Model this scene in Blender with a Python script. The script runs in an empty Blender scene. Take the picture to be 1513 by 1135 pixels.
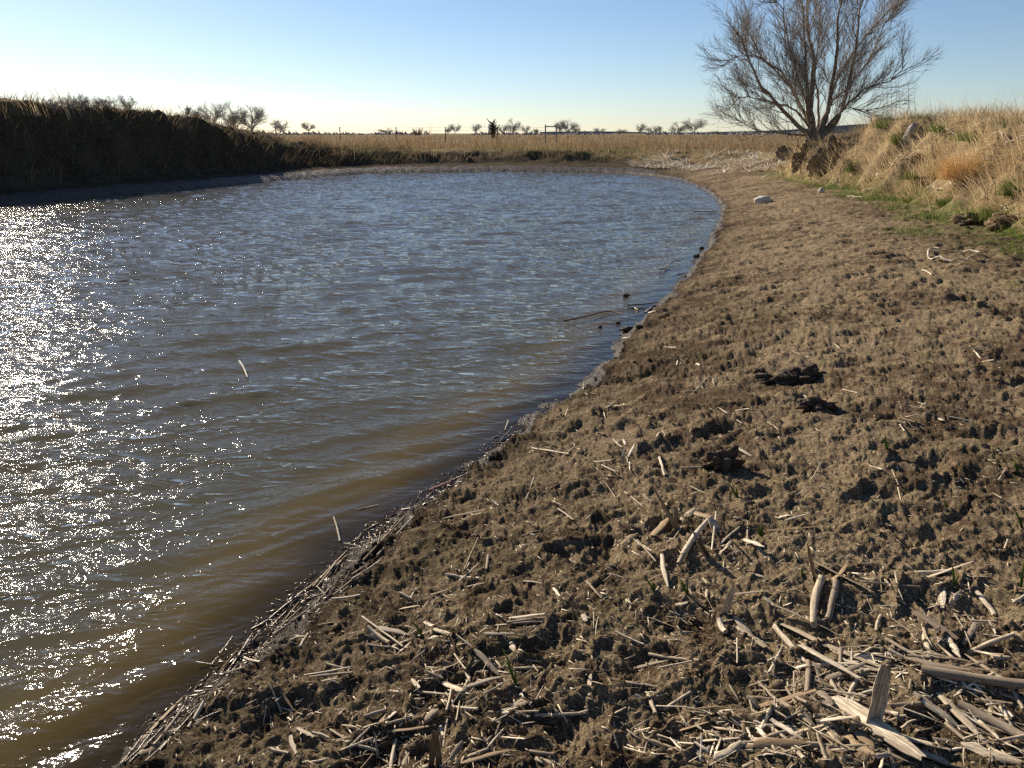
import bpy, math, random
import numpy as np
from mathutils import Vector, Matrix, Quaternion

# ---------------------------------------------------------------- camera, sky, sun, exposure
S = bpy.context.scene
COL = S.collection
R = math.radians
CAM_H = 1.9
PITCH = 18.05
F = 1137.0                       # focal length in pixels of the 1513 wide photograph
SUN_EL, SUN_AZ = 25.0, -37.0     # degrees; azimuth from +Y towards +X

cd = bpy.data.cameras.new('camera'); cam = bpy.data.objects.new('camera', cd); COL.objects.link(cam)
cam.location = (0, 0, CAM_H); cam.rotation_euler = (R(90 - PITCH), 0, 0)
cd.sensor_width = 36.0; cd.lens = 36.0 * F / 1513.0
cd.clip_start = 0.05; cd.clip_end = 8000
S.camera = cam

w = bpy.data.worlds.new('World'); S.world = w; w.use_nodes = True
nt = w.node_tree; nt.nodes.clear()
sky = nt.nodes.new('ShaderNodeTexSky'); sky.sky_type = 'NISHITA'; sky.sun_disc = False
sky.sun_elevation = R(SUN_EL); sky.sun_rotation = R(SUN_AZ)
sky.altitude = 0; sky.air_density = 0.85; sky.dust_density = 0.14; sky.ozone_density = 3.2
bg = nt.nodes.new('ShaderNodeBackground'); bg.inputs['Strength'].default_value = 0.063
out = nt.nodes.new('ShaderNodeOutputWorld')
tone = nt.nodes.new('ShaderNodeMix'); tone.data_type = 'RGBA'; tone.blend_type = 'MULTIPLY'; tone.inputs[0].default_value = 1; tone.inputs[7].default_value = (1.02, 1.0, 1.03, 1)
nt.links.new(sky.outputs[0], tone.inputs[6]); nt.links.new(tone.outputs[2], bg.inputs[0]); nt.links.new(bg.outputs[0], out.inputs[0])

ld = bpy.data.lights.new('sun', 'SUN'); sun = bpy.data.objects.new('sun', ld); COL.objects.link(sun)
ld.energy = 5.0; ld.angle = R(0.53); ld.color = (1.0, 0.86, 0.68)
sd = Vector((math.sin(R(SUN_AZ)) * math.cos(R(SUN_EL)), math.cos(R(SUN_AZ)) * math.cos(R(SUN_EL)), math.sin(R(SUN_EL))))
sun.rotation_euler = sd.to_track_quat('Z', 'Y').to_euler()

S.view_settings.view_transform = 'Standard'; S.view_settings.look = 'None'
S.view_settings.gamma = 1.0; S.view_settings.use_curve_mapping = False
S.view_settings.exposure = 0.75
S.cycles.use_denoising = False
S.cycles.max_bounces = 6; S.cycles.transparent_max_bounces = 12

rnd = random.Random(7)
rng = np.random.default_rng(11)

# ---------------------------------------------------------------- noise
_G = rng.random(4096) * 2 * np.pi
_GX, _GY, _GR = np.cos(_G), np.sin(_G), rng.random(4096)
def _hash(ix, iy, seed):
    h = (ix.astype(np.int64) * 374761393 + iy.astype(np.int64) * 668265263 + seed * 974634777) & 0xffffffff
    h = ((h ^ (h >> 13)) * 1274126177) & 0xffffffff
    return ((h ^ (h >> 16)) & 4095).astype(np.int64)
def noise(x, y, seed=0):
    x0 = np.floor(x); y0 = np.floor(y); fx = x - x0; fy = y - y0
    u = fx * fx * fx * (fx * (fx * 6 - 15) + 10); v = fy * fy * fy * (fy * (fy * 6 - 15) + 10)
    def g(dx, dy):
        h = _hash(x0 + dx, y0 + dy, seed)
        return _GX[h] * (fx - dx) + _GY[h] * (fy - dy)
    a = g(0, 0); b = g(1, 0); c = g(0, 1); d = g(1, 1)
    return ((a + (b - a) * u) * (1 - v) + (c + (d - c) * u) * v) * 1.5
def worley(x, y, seed=0):
    x0 = np.floor(x); y0 = np.floor(y); best = np.full(np.shape(x), 9.0); second = np.full(np.shape(x), 9.0); rid = np.zeros(np.shape(x))
    for dx in (-1, 0, 1):
        for dy in (-1, 0, 1):
            h = _hash(x0 + dx, y0 + dy, seed); h2 = _hash(x0 + dx, y0 + dy, seed + 5)
            px = x0 + dx + _GR[h]; py = y0 + dy + _GR[h2]
            d = np.hypot(px - x, py - y); m = d < best
            second = np.where(m, best, np.minimum(second, d))
            rid = np.where(m, _GR[(h + 77) & 4095], rid); best = np.where(m, d, best)
    return best, second, rid
def sstep(a, b, x):
    t = np.clip((x - a) / (b - a), 0, 1); return t * t * (3 - 2 * t)

# ---------------------------------------------------------------- pixels of the photograph -> rays in the place
cp, sp = math.cos(R(PITCH)), math.sin(R(PITCH))
def ray(px, py):
    px = np.asarray(px, float); py = np.asarray(py, float)
    a = (px - 756.5) / F; b = (567.5 - py) / F
    d = np.stack([a, cp + b * sp, -sp + b * cp], -1)
    return d / np.linalg.norm(d, axis=-1, keepdims=True)
def on_plane(px, py, z=0.0):
    d = ray(px, py); t = (z - CAM_H) / d[..., 2]
    return d[..., 0] * t, d[..., 1] * t
def at(px, py, Y):
    d = ray(px, py); t = Y / d[1]; return (d[0] * t, Y, CAM_H + d[2] * t)

# ---------------------------------------------------------------- shoreline of the pond
shore_px = [(180, 1135), (255, 1070), (325, 1008), (390, 945), (440, 900), (500, 842), (545, 796), (600, 762), (650, 730), (700, 690),
            (780, 625), (868, 562), (915, 505), (960, 462), (1000, 420), (1040, 370), (1062, 325), (1064, 303), (1042, 282), (1005, 266.5), (950, 259),
            (850, 255.3), (700, 254.5), (560, 256.5), (480, 261), (350, 273), (200, 286), (100, 295), (0, 304)]
sx, sy = on_plane([p[0] for p in shore_px], [p[1] for p in shore_px])
ctrl = list(zip(sx, sy)) + [(-16.0, 17.0), (-16.5, 10), (-13.5, 3.5), (-8.5, -1.5), (-4.0, -1.4), (-2.1, 0.35)]
ctrl = np.array(ctrl)
def catmull(P, n=8, closed=True):
    N = len(P); o = []
    for i in range(N if closed else N - 1):
        if closed: p0, p1, p2, p3 = P[(i - 1) % N], P[i], P[(i + 1) % N], P[(i + 2) % N]
        else: p0, p1, p2, p3 = P[max(i - 1, 0)], P[i], P[i + 1], P[min(i + 2, N - 1)]
        for k in range(n):
            t = k / n
            o.append(0.5 * ((2 * p1) + (p2 - p0) * t + (2 * p0 - 5 * p1 + 4 * p2 - p3) * t * t + (3 * p1 - p0 - 3 * p2 + p3) * t ** 3))
    if not closed: o.append(P[-1])
    return np.array(o)
SH = catmull(ctrl, 6)
def shore_d(x, y):
    """signed distance to the waterline, positive on land"""
    x = np.ravel(x); y = np.ravel(y); res = np.empty(len(x))
    A = SH; B = np.roll(SH, -1, 0); D = B - A; L2 = (D ** 2).sum(1) + 1e-12
    for s in range(0, len(x), 40000):
        X = x[s:s + 40000, None]; Y = y[s:s + 40000, None]
        t = np.clip(((X - A[:, 0]) * D[:, 0] + (Y - A[:, 1]) * D[:, 1]) / L2, 0, 1)
        d2 = (X - A[:, 0] - t * D[:, 0]) ** 2 + (Y - A[:, 1] - t * D[:, 1]) ** 2
        c = ((A[:, 1] > Y) != (B[:, 1] > Y)) & (X < D[:, 0] * (Y - A[:, 1]) / (D[:, 1] + 1e-12) + A[:, 0])
        inside = (c.sum(1) % 2) == 1
        d = np.sqrt(d2.min(1)); res[s:s + 40000] = np.where(inside, -d, d)
    return res

# ---------------------------------------------------------------- the lie of the land
TB = np.array([  # bearing round the pond, width of mud, its height, width of bank, its height
    (-180, 1.8, .32, 3.0, 3.2), (-150, 1.8, .32, 4, 2.3), (-110, 3.0, .5, 3, 1.5), (-80, 4.8, .6, 3, 1.8), (-48, 4.3, .60, 1.9, 1.84), (-18, 3.7, .6, 1.6, 2.08),
    (-4, 3.3, .55, 1.5, 2.22), (9, 3.1, .5, 1.3, 2.25), (15, 2.9, .5, 1.1, 2.0), (22, 2.8, .48, .8, 1.62), (29, 2.7, .48, .6, 1.60), (33, 2.8, .5, 1.0, 1.45), (38, 3.1, .5, 2.0, 1.12),
    (55, 2.4, .42, 3.2, 1.0), (82, 1.9, .38, 3, .98), (97, 1.9, .36, 3.0, .98), (104, 1.8, .34, 3, 1.08), (109, 1.8, .32, 2.8, 1.28), (113, 1.8, .32, 2.8, 1.55), (118, 1.8, .32, 2.7, 2.08),
    (127, 1.7, .32, 2.6, 2.52), (135, 1.7, .32, 2.5, 2.74), (148, 1.7, .32, 2.6, 2.80), (165, 1.8, .32, 3.0, 3.15), (180, 1.8, .32, 3.0, 3.2)])
def land(x, y, detail=True, want=False):
    shp = np.shape(x); x = np.ravel(np.asarray(x, float)); y = np.ravel(np.asarray(y, float))
    d0 = shore_d(x, y); r = np.hypot(x, y)
    # ragged waterline
    d = d0 + np.where(np.abs(d0) < 2, 0.05 * noise(x * 2.2, y * 2.2, 3) + 0.03 * noise(x * 7, y * 7, 4), 0)
    th = np.degrees(np.arctan2(y - 20, x + 3))
    mw, mh, bw, top = (np.interp(th, TB[:, 0], TB[:, k]) for k in (1, 2, 3, 4))
    dm = np.maximum(d, 0)
    z = mh * (1 - np.exp(-dm / (mw / 2.1))) + 0.028 * sstep(0, 0.10, d) * np.exp(-dm / 2)
    z = np.where(d < 0, np.maximum(d * 0.16, -0.55), z)
    gul = 0.60 * noise(x * 0.55, y * 0.55, 21) + 0.36 * noise(x * 1.3, y * 1.3, 22)
    t = (d - mw + gul * np.minimum(1, bw / 2)) / bw
    ramp = sstep(0, 1, t)
    crest = top + 0.16 * noise(x * 0.5, y * 0.5, 23) * np.minimum(1, top - .6) + 0.05 * noise(x * 2, y * 2, 24) + np.where(th > 96, .10 * np.abs(noise(x * 2.6, y * 2.6, 27)) + .12 * noise(x * .9, y * .9, 28), 0)
    field = 1.0 + 0.05 * noise(x * 0.05, y * 0.05, 25)
    fall = sstep(1.5, 9, d - mw - bw)
    crest = crest + (field - crest) * fall
    z = z + (np.maximum(crest, z) - z) * ramp
    out_ = z
    if detail:
        near = np.clip(1.2 - r / 60, 0, 1) * sstep(-0.25, 0.12, d)
        bk = 1 + 0.8 * ramp * (1 - fall)
        wx = x + 0.07 * noise(x * 5, y * 5, 31) + .02 * noise(x * 17, y * 17, 131); wy = y + 0.07 * noise(x * 5, y * 5, 32) + .02 * noise(x * 17, y * 17, 132)
        n = 0.022 * noise(wx * 1.4, wy * 1.6, 33) + 0.022 * noise(wx * 3.4, wy * 4.8, 34)
        b = 1 - np.abs(noise(wx * 5.5, wy * 8.0, 35)); n += 0.018 * (b * b - .6)
        b = 1 - np.abs(noise(wx * 12, wy * 16, 36)); n += 0.012 * (b * b - .6)
        f1, f2, rid = worley(wx * 2.7, wy * 3.6, 37); f1 = f1 + .16 * noise(wx * 11, wy * 13, 141) + .08 * noise(wx * 26, wy * 28, 142)
        pit = (1 - sstep(0.05, 0.38 + 0.2 * rid, f1)) * (rid > .3) * (.6 + .8 * noise(x * 9, y * 11, 133) + .4 * rid)
        n -= 0.028 * np.clip(pit, 0, 1.3); n += 0.014 * np.exp(-((f1 - .5) / .12) ** 2) * (rid > .3)
        m = r < 30
        if m.any():
            xs, ys = wx[m], wy[m]
            patch = sstep(-.45, .35, noise(xs * 2.3, ys * 3, 39))
            b = 1 - np.abs(noise(xs * 24, ys * 30, 137)); e = 0.017 * (b * b - .6)
            f1, f2, rid = worley(xs * 20, ys * 24, 38)
            e += 0.0095 * np.sqrt(np.clip(1 - (f1 / .72) ** 2, 0, 1)) * rid * patch
            g1, g2, rid2 = worley(xs * 52, ys * 58, 40)
            e += 0.0045 * np.sqrt(np.clip(1 - (g1 / .7) ** 2, 0, 1)) * rid2 * (.35 + .65 * patch)
            b = 1 - np.abs(noise(xs * 44, ys * 50, 41)); e += 0.0085 * (b - .7)
            e += 0.0048 * noise(xs * 90, ys * 95, 42) + 0.0028 * noise(xs * 180, ys * 180, 43)
            n[m] += e * .70
        out_ = z + n * near * bk
    if want:
        return out_.reshape(shp), dict(d=d.reshape(shp), ramp=ramp.reshape(shp), t=t.reshape(shp), mw=mw.reshape(shp), bw=bw.reshape(shp), fall=fall.reshape(shp), th=th.reshape(shp))
    return out_.reshape(shp)

def hit(px, py):
    """where the rays through these pixels meet the land or the water"""
    d = ray(px, py); n = len(d)
    ts = np.geomspace(1.2, 160, 260); P = d[:, None, :] * ts[None, :, None]
    z = land(P[..., 0], P[..., 1], False); z = np.maximum(z, 0)
    below = (CAM_H + P[..., 2]) < z
    below[:, -1] = True; i = np.maximum(below.argmax(1), 1)
    t0 = ts[i - 1].copy(); t1 = ts[i].copy()
    for k in range(12):
        tm = (t0 + t1) / 2; q = d * tm[:, None]
        b = (CAM_H + q[:, 2]) < np.maximum(land(q[:, 0], q[:, 1], k > 3), 0)
        t1 = np.where(b, tm, t1); t0 = np.where(b, t0, tm)
    q = d * ((t0 + t1) / 2)[:, None]
    return np.stack([q[:, 0], q[:, 1], np.maximum(land(q[:, 0], q[:, 1]), 0)], 1)

# ---------------------------------------------------------------- object helpers
def link(name, me, parent=None):
    o = bpy.data.objects.new(name, me); COL.objects.link(o)
    if parent: o.parent = parent
    return o
def tag(o, label=None, cat=None, group=None, kind=None):
    if label: o['label'] = label
    if cat: o['category'] = cat
    if group: o['group'] = group
    if kind: o['kind'] = kind
    return o
def empty(name, loc=(0, 0, 0)):
    o = bpy.data.objects.new(name, None); COL.objects.link(o); o.location = loc; o.empty_display_size = .1; return o
def mesh(name, V, Fc, mat=None, smooth=True, attrs=None):
    """V (n,3); Fc (m,3) or (m,4) array, or list of such arrays"""
    V = np.asarray(V, np.float32); me = bpy.data.meshes.new(name)
    if not isinstance(Fc, (list, tuple)): Fc = [Fc]
    Fc = [np.asarray(f, np.int32) for f in Fc if len(f)]
    me.vertices.add(len(V)); me.vertices.foreach_set('co', V.ravel())
    loops = np.concatenate([f.ravel() for f in Fc]); tot = np.concatenate([np.full(len(f), f.shape[1]) for f in Fc])
    me.loops.add(len(loops)); me.loops.foreach_set('vertex_index', loops)
    me.polygons.add(len(tot)); me.polygons.foreach_set('loop_start', np.concatenate([[0], np.cumsum(tot)[:-1]]).astype(np.int32))
    if smooth: me.polygons.foreach_set('use_smooth', np.ones(len(tot), bool))
    me.update(calc_edges=True)
    for k, a in (attrs or {}).items():
        a = np.asarray(a, np.float32)
        at_ = me.attributes.new(k, 'FLOAT', 'POINT'); at_.data.foreach_set('value', a.ravel())
    if mat: me.materials.append(mat)
    return me

# ---------------------------------------------------------------- materials
class NT:
    def __init__(s, name):
        s.m = bpy.data.materials.new(name); s.m.use_nodes = True; s.t = s.m.node_tree; s.t.nodes.clear()
        s.out = s.n('ShaderNodeOutputMaterial')
    def n(s, t, **k):
        q = s.t.nodes.new(t)
        for a, b in k.items(): setattr(q, a, b)
        return q
    def l(s, a, b): s.t.links.new(a, b)
    def setin(s, q, i, v):
        if hasattr(v, 'is_output') or isinstance(v, bpy.types.NodeSocket): s.l(v, q.inputs[i])
        else: q.inputs[i].default_value = v
    def math(s, op, a, b=0.0, c=None, clamp=False):
        q = s.n('ShaderNodeMath', operation=op, use_clamp=clamp); s.setin(q, 0, a); s.setin(q, 1, b)
        if c is not None: s.setin(q, 2, c)
        return q.outputs[0]
    def mix(s, f, a, b, blend='MIX'):
        q = s.n('ShaderNodeMix', data_type='RGBA', blend_type=blend); s.setin(q, 0, f)
        for i, v in ((6, a), (7, b)):
            s.setin(q, i, v if not isinstance(v, tuple) else (*v, 1) if len(v) == 3 else v)
        return q.outputs[2]
    def noise(s, vec, scale, detail=4, rough=.6, dist=0.0):
        q = s.n('ShaderNodeTexNoise'); s.l(vec, q.inputs['Vector'])
        q.inputs['Scale'].default_value = scale; q.inputs['Detail'].default_value = detail; q.inputs['Roughness'].default_value = rough
        q.inputs['Distortion'].default_value = dist; return q.outputs[0]
    def ramp(s, f, a, b, lo=0.0, hi=1.0):
        q = s.n('ShaderNodeMapRange', interpolation_type='SMOOTHSTEP'); s.setin(q, 0, f)
        q.inputs[1].default_value = a; q.inputs[2].default_value = b; q.inputs[3].default_value = lo; q.inputs[4].default_value = hi
        return q.outputs[0]
    def attr(s, name): return s.n('ShaderNodeAttribute', attribute_name=name).outputs['Fac']
    def pos(s): return s.n('ShaderNodeNewGeometry').outputs['Position']
    def objc(s): return s.n('ShaderNodeTexCoord').outputs['Object']
    def scalev(s, v, sc, rot=0):
        q = s.n('ShaderNodeMapping'); s.l(v, q.inputs[0]); q.inputs['Scale'].default_value = sc; q.inputs['Rotation'].default_value = (0, 0, rot); return q.outputs[0]
    def bump(s, h, strength, dist, normal=None):
        q = s.n('ShaderNodeBump'); s.l(h, q.inputs['Height']); s.setin(q, 'Strength', strength); q.inputs['Distance'].default_value = dist
        if normal: s.l(normal, q.inputs['Normal'])
        return q.outputs[0]

def mud_material():
    a = NT('trampled_mud'); P = a.pos()
    wet, straw, green = a.attr('wet'), a.attr('straw'), a.attr('green')
    n1 = a.noise(P, 1.3, 5, .6); n2 = a.noise(P, 9, 6, .7); n3 = a.noise(P, 75, 6, .8); n4 = a.noise(P, 260, 3, .7)
    dry = a.mix(a.ramp(n3, .40, .62), (.135, .095, .060), (.41, .325, .205))
    dark = a.mix(a.ramp(n4, .38, .62), (.050, .034, .022), (.165, .115, .072))
    n0 = a.noise(P, .38, 3, .5); patch = a.math('ADD', a.math('ADD', a.math('MULTIPLY', n1, .35), a.math('MULTIPLY', n2, .45)), a.math('MULTIPLY', n0, .20))
    c = a.mix(a.ramp(patch, .45, .53), dark, dry)
    c = a.mix(a.ramp(n4, .56, .68), c, (.52, .42, .27))                        # chopped straw dust
    lichen = a.math('MULTIPLY', a.ramp(a.noise(P, 2.2, 4, .6), .50, .66), a.ramp(n3, .4, .6))
    c = a.mix(a.math('MULTIPLY', lichen, .35), c, (.13, .13, .05))
    strawc = a.mix(a.ramp(n3, .3, .7), (.16, .11, .06), (.42, .31, .17))
    c = a.mix(a.math('MULTIPLY', straw, a.ramp(n2, .25, .6)), c, strawc)
    greenc = a.mix(a.ramp(n3, .3, .7), (.045, .07, .015), (.12, .16, .035))
    c = a.mix(a.math('MULTIPLY', green, a.ramp(a.noise(P, 5, 5, .7), .42, .56)), c, greenc)
    c = a.mix(a.math('MULTIPLY', wet, .90), c, (.026, .019, .013))  # damp mud, plus the shade painted on the left bank soil
    b = a.n('ShaderNodeBsdfPrincipled'); a.l(c, b.inputs['Base Color'])
    soaked = a.ramp(wet, .90, 1.0); a.l(a.math('SUBTRACT', .95, a.math('MULTIPLY', soaked, .45)), b.inputs['Roughness'])
    a.l(a.math('MULTIPLY_ADD', soaked, .14, .03), b.inputs['Specular IOR Level'])
    nb = a.bump(n3, .9, .016); nb = a.bump(n4, .95, .007, nb); a.l(nb, b.inputs['Normal'])
    a.l(b.outputs[0], a.out.inputs[0]); return a.m

def water_material():
    a = NT('turbid_pond_water'); P = a.pos()
    dep = a.attr('depth')
    # wind ripples in three sizes
    def ridged(rot, sx_, sy_, det, dist):
        q = a.noise(a.scalev(P, (sx_, sy_, 1), R(rot)), 1.0, det, .5, dist)
        return a.math('POWER', a.math('SUBTRACT', 1.0, a.math('ABSOLUTE', a.math('MULTIPLY_ADD', q, 2.0, -1.0))), 1.6)
    gust = a.ramp(a.noise(a.scalev(P, (.35, .22, 1)), 1.0, 2, .5), .35, .65, .55, 1.15)      # calmer and rougher patches
    calm = a.math('MULTIPLY', a.ramp(dep, .0, .12, .22, 1.0), gust)
    h0 = ridged(10, 1.7, 4.2, 1, .6); h1 = ridged(-14, 3.6, 8.5, 2, .7); h2 = ridged(22, 9, 17, 2, .5); h3 = a.noise(a.scalev(P, (1, 1.3, 1), R(-20)), 46, 2, .55, .4)
    nb = a.bump(h0, calm, .022); nb = a.bump(h1, calm, .0135, nb); nb = a.bump(h2, calm, .0046, nb); nb = a.bump(h3, calm, .0030, nb)
    turb = a.ramp(dep, .004, .10, .20, 1.0)
    body = a.n('ShaderNodeBsdfDiffuse'); a.l(a.mix(a.ramp(dep, .02, .15), (.120, .086, .028), (.072, .066, .043)), body.inputs[0]); upn = a.n('ShaderNodeCombineXYZ'); upn.inputs[2].default_value = 1; a.l(upn.outputs[0], body.inputs['Normal'])   # light comes back out of the murky volume
    tr = a.n('ShaderNodeBsdfTransparent'); tr.inputs[0].default_value = (.72, .60, .40, 1)
    under = a.n('ShaderNodeMixShader'); a.l(turb, under.inputs[0]); a.l(tr.outputs[0], under.inputs[1]); a.l(body.outputs[0], under.inputs[2])
    gl = a.n('ShaderNodeBsdfGlossy'); gl.inputs['Roughness'].default_value = .05; a.l(nb, gl.inputs['Normal'])
    fr = a.n('ShaderNodeFresnel'); fr.inputs[0].default_value = 1.333; a.l(nb, fr.inputs['Normal'])
    m = a.n('ShaderNodeMixShader'); a.l(fr.outputs[0], m.inputs[0]); a.l(under.outputs[0], m.inputs[1]); a.l(gl.outputs[0], m.inputs[2])
    a.l(m.outputs[0], a.out.inputs[0]); return a.m

def blade_material(name, c0, c1, c2, trans=.35):
    a = NT(name); t = a.attr('tint')
    c = a.mix(a.ramp(t, 0, .5), c0, c1); c = a.mix(a.ramp(t, .5, 1), c, c2)
    d = a.n('ShaderNodeBsdfDiffuse'); a.l(c, d.inputs[0]); q = a.n('ShaderNodeBsdfTranslucent'); a.l(c, q.inputs[0])
    m = a.n('ShaderNodeMixShader'); m.inputs[0].default_value = trans; a.l(d.outputs[0], m.inputs[1]); a.l(q.outputs[0], m.inputs[2])
    a.l(m.outputs[0], a.out.inputs[0]); return a.m

def reed_material(name, c0, c1, c2, rough=.6, spec=.3):
    a = NT(name); oi = a.n('ShaderNodeObjectInfo').outputs['Random']
    f = a.math('FRACT', a.math('ADD', a.attr('tint'), oi))
    c = a.mix(a.ramp(f, 0, .5), c0, c1); c = a.mix(a.ramp(f, .5, 1), c, c2)
    fib = a.noise(a.scalev(a.objc(), (.8, 3.2, 3.2)), 3.0, 5, .75)
    c = a.mix(a.ramp(fib, .42, .56, .0, .75), c, (.17, .12, .07))
    spot = a.noise(a.pos(), 70, 3, .6)
    c = a.mix(a.ramp(spot, .60, .72, 0, .6), c, (.10, .075, .05))
    b = a.n('ShaderNodeBsdfPrincipled'); a.l(c, b.inputs['Base Color']); b.inputs['Roughness'].default_value = rough
    b.inputs['Specular IOR Level'].default_value = spec
    a.l(a.bump(fib, .5, .004), b.inputs['Normal']); a.l(b.outputs[0], a.out.inputs[0]); return a.m

def plain(name, c0, c1, scale=8, rough=.85, bump=.01, spec=.3):
    a = NT(name); n = a.noise(a.pos(), scale, 5, .65)
    b = a.n('ShaderNodeBsdfPrincipled'); a.l(a.mix(a.ramp(n, .35, .65), c0, c1), b.inputs['Base Color'])
    b.inputs['Roughness'].default_value = rough; b.inputs['Specular IOR Level'].default_value = spec
    a.l(a.bump(n, .6, bump), b.inputs['Normal']); a.l(b.outputs[0], a.out.inputs[0]); return a.m

M = dict(
    mud=mud_material(), water=water_material(),
    straw=blade_material('dry_straw_grass', (.27, .19, .10), (.56, .44, .26), (.76, .64, .43)),
    straw2=blade_material('orange_dead_reeds', (.16, .105, .06), (.29, .205, .12), (.42, .32, .20)),
    shade=blade_material('shade_darkened_brown_grass', (.065, .051, .031), (.135, .105, .064), (.26, .20, .125)),  # brown grass with the left bank's shade put into its colour
    green=blade_material('fresh_green_grass', (.05, .085, .018), (.11, .17, .035), (.22, .27, .07)),
    reed=reed_material('bleached_reed', (.62, .52, .36), (.78, .69, .53), (.48, .40, .28)),
    reedb=reed_material('brown_reed', (.27, .17, .085), (.38, .27, .145), (.21, .14, .08)),
    reedg=reed_material('grey_and_shaded_reed', (.30, .25, .19), (.38, .32, .24), (.25, .20, .15)),  # grey reeds; also the darkened tone painted on pieces lying in shade
    reedd=reed_material('wet_dark_reed', (.075, .045, .03), (.12, .08, .05), (.22, .16, .10), .28, .6),
    red=reed_material('wet_red_stick', (.20, .045, .02), (.24, .06, .025), (.16, .04, .02), .3, .6),
    bark=plain('willow_bark', (.10, .075, .05), (.26, .20, .14), 14, .9, .02),
    twig=plain('willow_twigs', (.17, .145, .12), (.33, .285, .235), 6, .8, .002),
    fartwig=plain('distant_hazed_twigs', (.27, .24, .22), (.36, .33, .30), 1, .9, .01),  # haze put into the colour: paler and greyer than near twigs
    cedar=plain('dead_cedar', (.06, .045, .03), (.12, .085, .055), 8),
    stone=plain('pale_stone', (.42, .40, .36), (.60, .57, .50), 30, .8, .01),
    clay=plain('grey_clay', (.12, .09, .058), (.31, .25, .165), 9, .95, .03),
    dung=plain('dark_dung', (.030, .021, .014), (.115, .080, .052), 40, .85, .02),
    wood=plain('weathered_wood', (.17, .16, .15), (.36, .33, .30), 22, .9, .02),
    steel=plain('rusty_steel_post', (.05, .035, .028), (.10, .07, .05), 10, .7, .002),
    wire=plain('fence_wire', (.12, .11, .10), (.2, .18, .16), 10, .5, .0),
    hill=plain('far_hill', (.20, .20, .19), (.26, .26, .25), .01, 1, .0),
)

# ---------------------------------------------------------------- ground sheet
def rows_from(breaks, r0):
    r = [r0]
    while True:
        x = r[-1]
        for lim, fn in breaks:
            if x < lim: r.append(x + fn(x)); break
        else: return np.array(r)
def azimuths(step, half=41.0):
    c = np.arange(-half, half + 1e-6, step); o = np.arange(half + 1, 80, 1.0); b = np.arange(84, 180, 5.0)
    return np.radians(np.concatenate([-b[::-1], -o[::-1], c, o, b]))
def polar(rs, az, wrap=True):
    Rr, A = np.meshgrid(rs, az, indexing='ij'); nr, na = Rr.shape
    i = np.arange(nr * na).reshape(nr, na)
    if wrap: i2 = np.concatenate([i, i[:, :1]], 1)
    else: i2 = i
    q = np.stack([i2[:-1, :-1], i2[1:, :-1], i2[1:, 1:], i2[:-1, 1:]], -1).reshape(-1, 4)[:, ::-1]
    return (Rr * np.sin(A)).ravel(), (Rr * np.cos(A)).ravel(), q
def compact(V, Q, attrs, keep):
    Q = Q[keep]; used = np.zeros(len(V), bool); used[Q.ravel()] = True
    idx = np.cumsum(used) - 1; return V[used], idx[Q], {k: a[used] for k, a in attrs.items()}

rs = rows_from([(1.1, lambda r: .05), (7.0, lambda r: .0019 * (r * r + 2) / 1.45), (17, lambda r: .055), (50, lambda r: .16), (100, lambda r: 1.0), (3500, lambda r: r * .06)], .15)
X, Y, Q = polar(rs, azimuths(.108))
Z, inf = land(X, Y, True, True)
d, ramp, tt, fall, th = inf['d'], inf['ramp'], inf['t'], inf['fall'], inf['th']
wet = (1 - sstep(-.02, .28 + .22 * noise(X * 1.5, Y * 1.5, 51), d)) + (1 - sstep(1.8 + 1.6 * sstep(66, 76, th), 3.6 + 1.6 * sstep(66, 76, th), d + .6 * noise(X, Y, 52))) * sstep(50, 66, th) * (d > 0) * .88 + .30 * (1 - sstep(.2, 1.3, d + .3 * noise(X * 2, Y * 2, 53)))
wet = np.maximum(wet, .40 * sstep(102, 112, th) * (1 - fall)); wet = np.clip(wet, 0, 1)  # darkens left bank soil too, putting the bank's shade into its colour
rightside = (th < 42) & (th > -110)
straw = np.where(rightside, sstep(-.05, .25, tt) * (.45 + .55 * sstep(-.2, .2, noise(X * 1.1, Y * 1.1, 71) + .1)), np.where(th > 104, .25, .8) * sstep(.0, .5, tt)) * (1 - .3 * fall)  # less straw tone on the left bank, part of its painted shade
straw = np.clip(straw, 0, 1)
green = np.clip(np.where(rightside, sstep(-.55, -.05, tt) * (1 - sstep(.1, .4, tt)) * .9, .35 * sstep(.3, .8, tt)), 0, 1) * (np.hypot(X, Y) < 3000)
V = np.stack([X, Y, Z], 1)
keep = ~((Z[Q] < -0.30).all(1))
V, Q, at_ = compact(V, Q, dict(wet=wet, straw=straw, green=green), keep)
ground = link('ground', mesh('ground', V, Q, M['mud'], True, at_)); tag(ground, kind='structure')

# bottom of the pond, far below the murky water
X, Y, Q = polar(np.array([.2, 2, 5, 9, 14, 20, 26, 32, 38, 44]), np.radians(np.arange(-180, 180, 6.0)))
dd = shore_d(X, Y); keep = (dd[Q] < .5).all(1)
V, Q, _ = compact(np.stack([X, Y, np.minimum(-.45, -.45 + 0 * X)], 1), Q, {}, keep)
tag(link('pond_bed', mesh('pond_bed', V, Q, M['mud'])), kind='structure')

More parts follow.
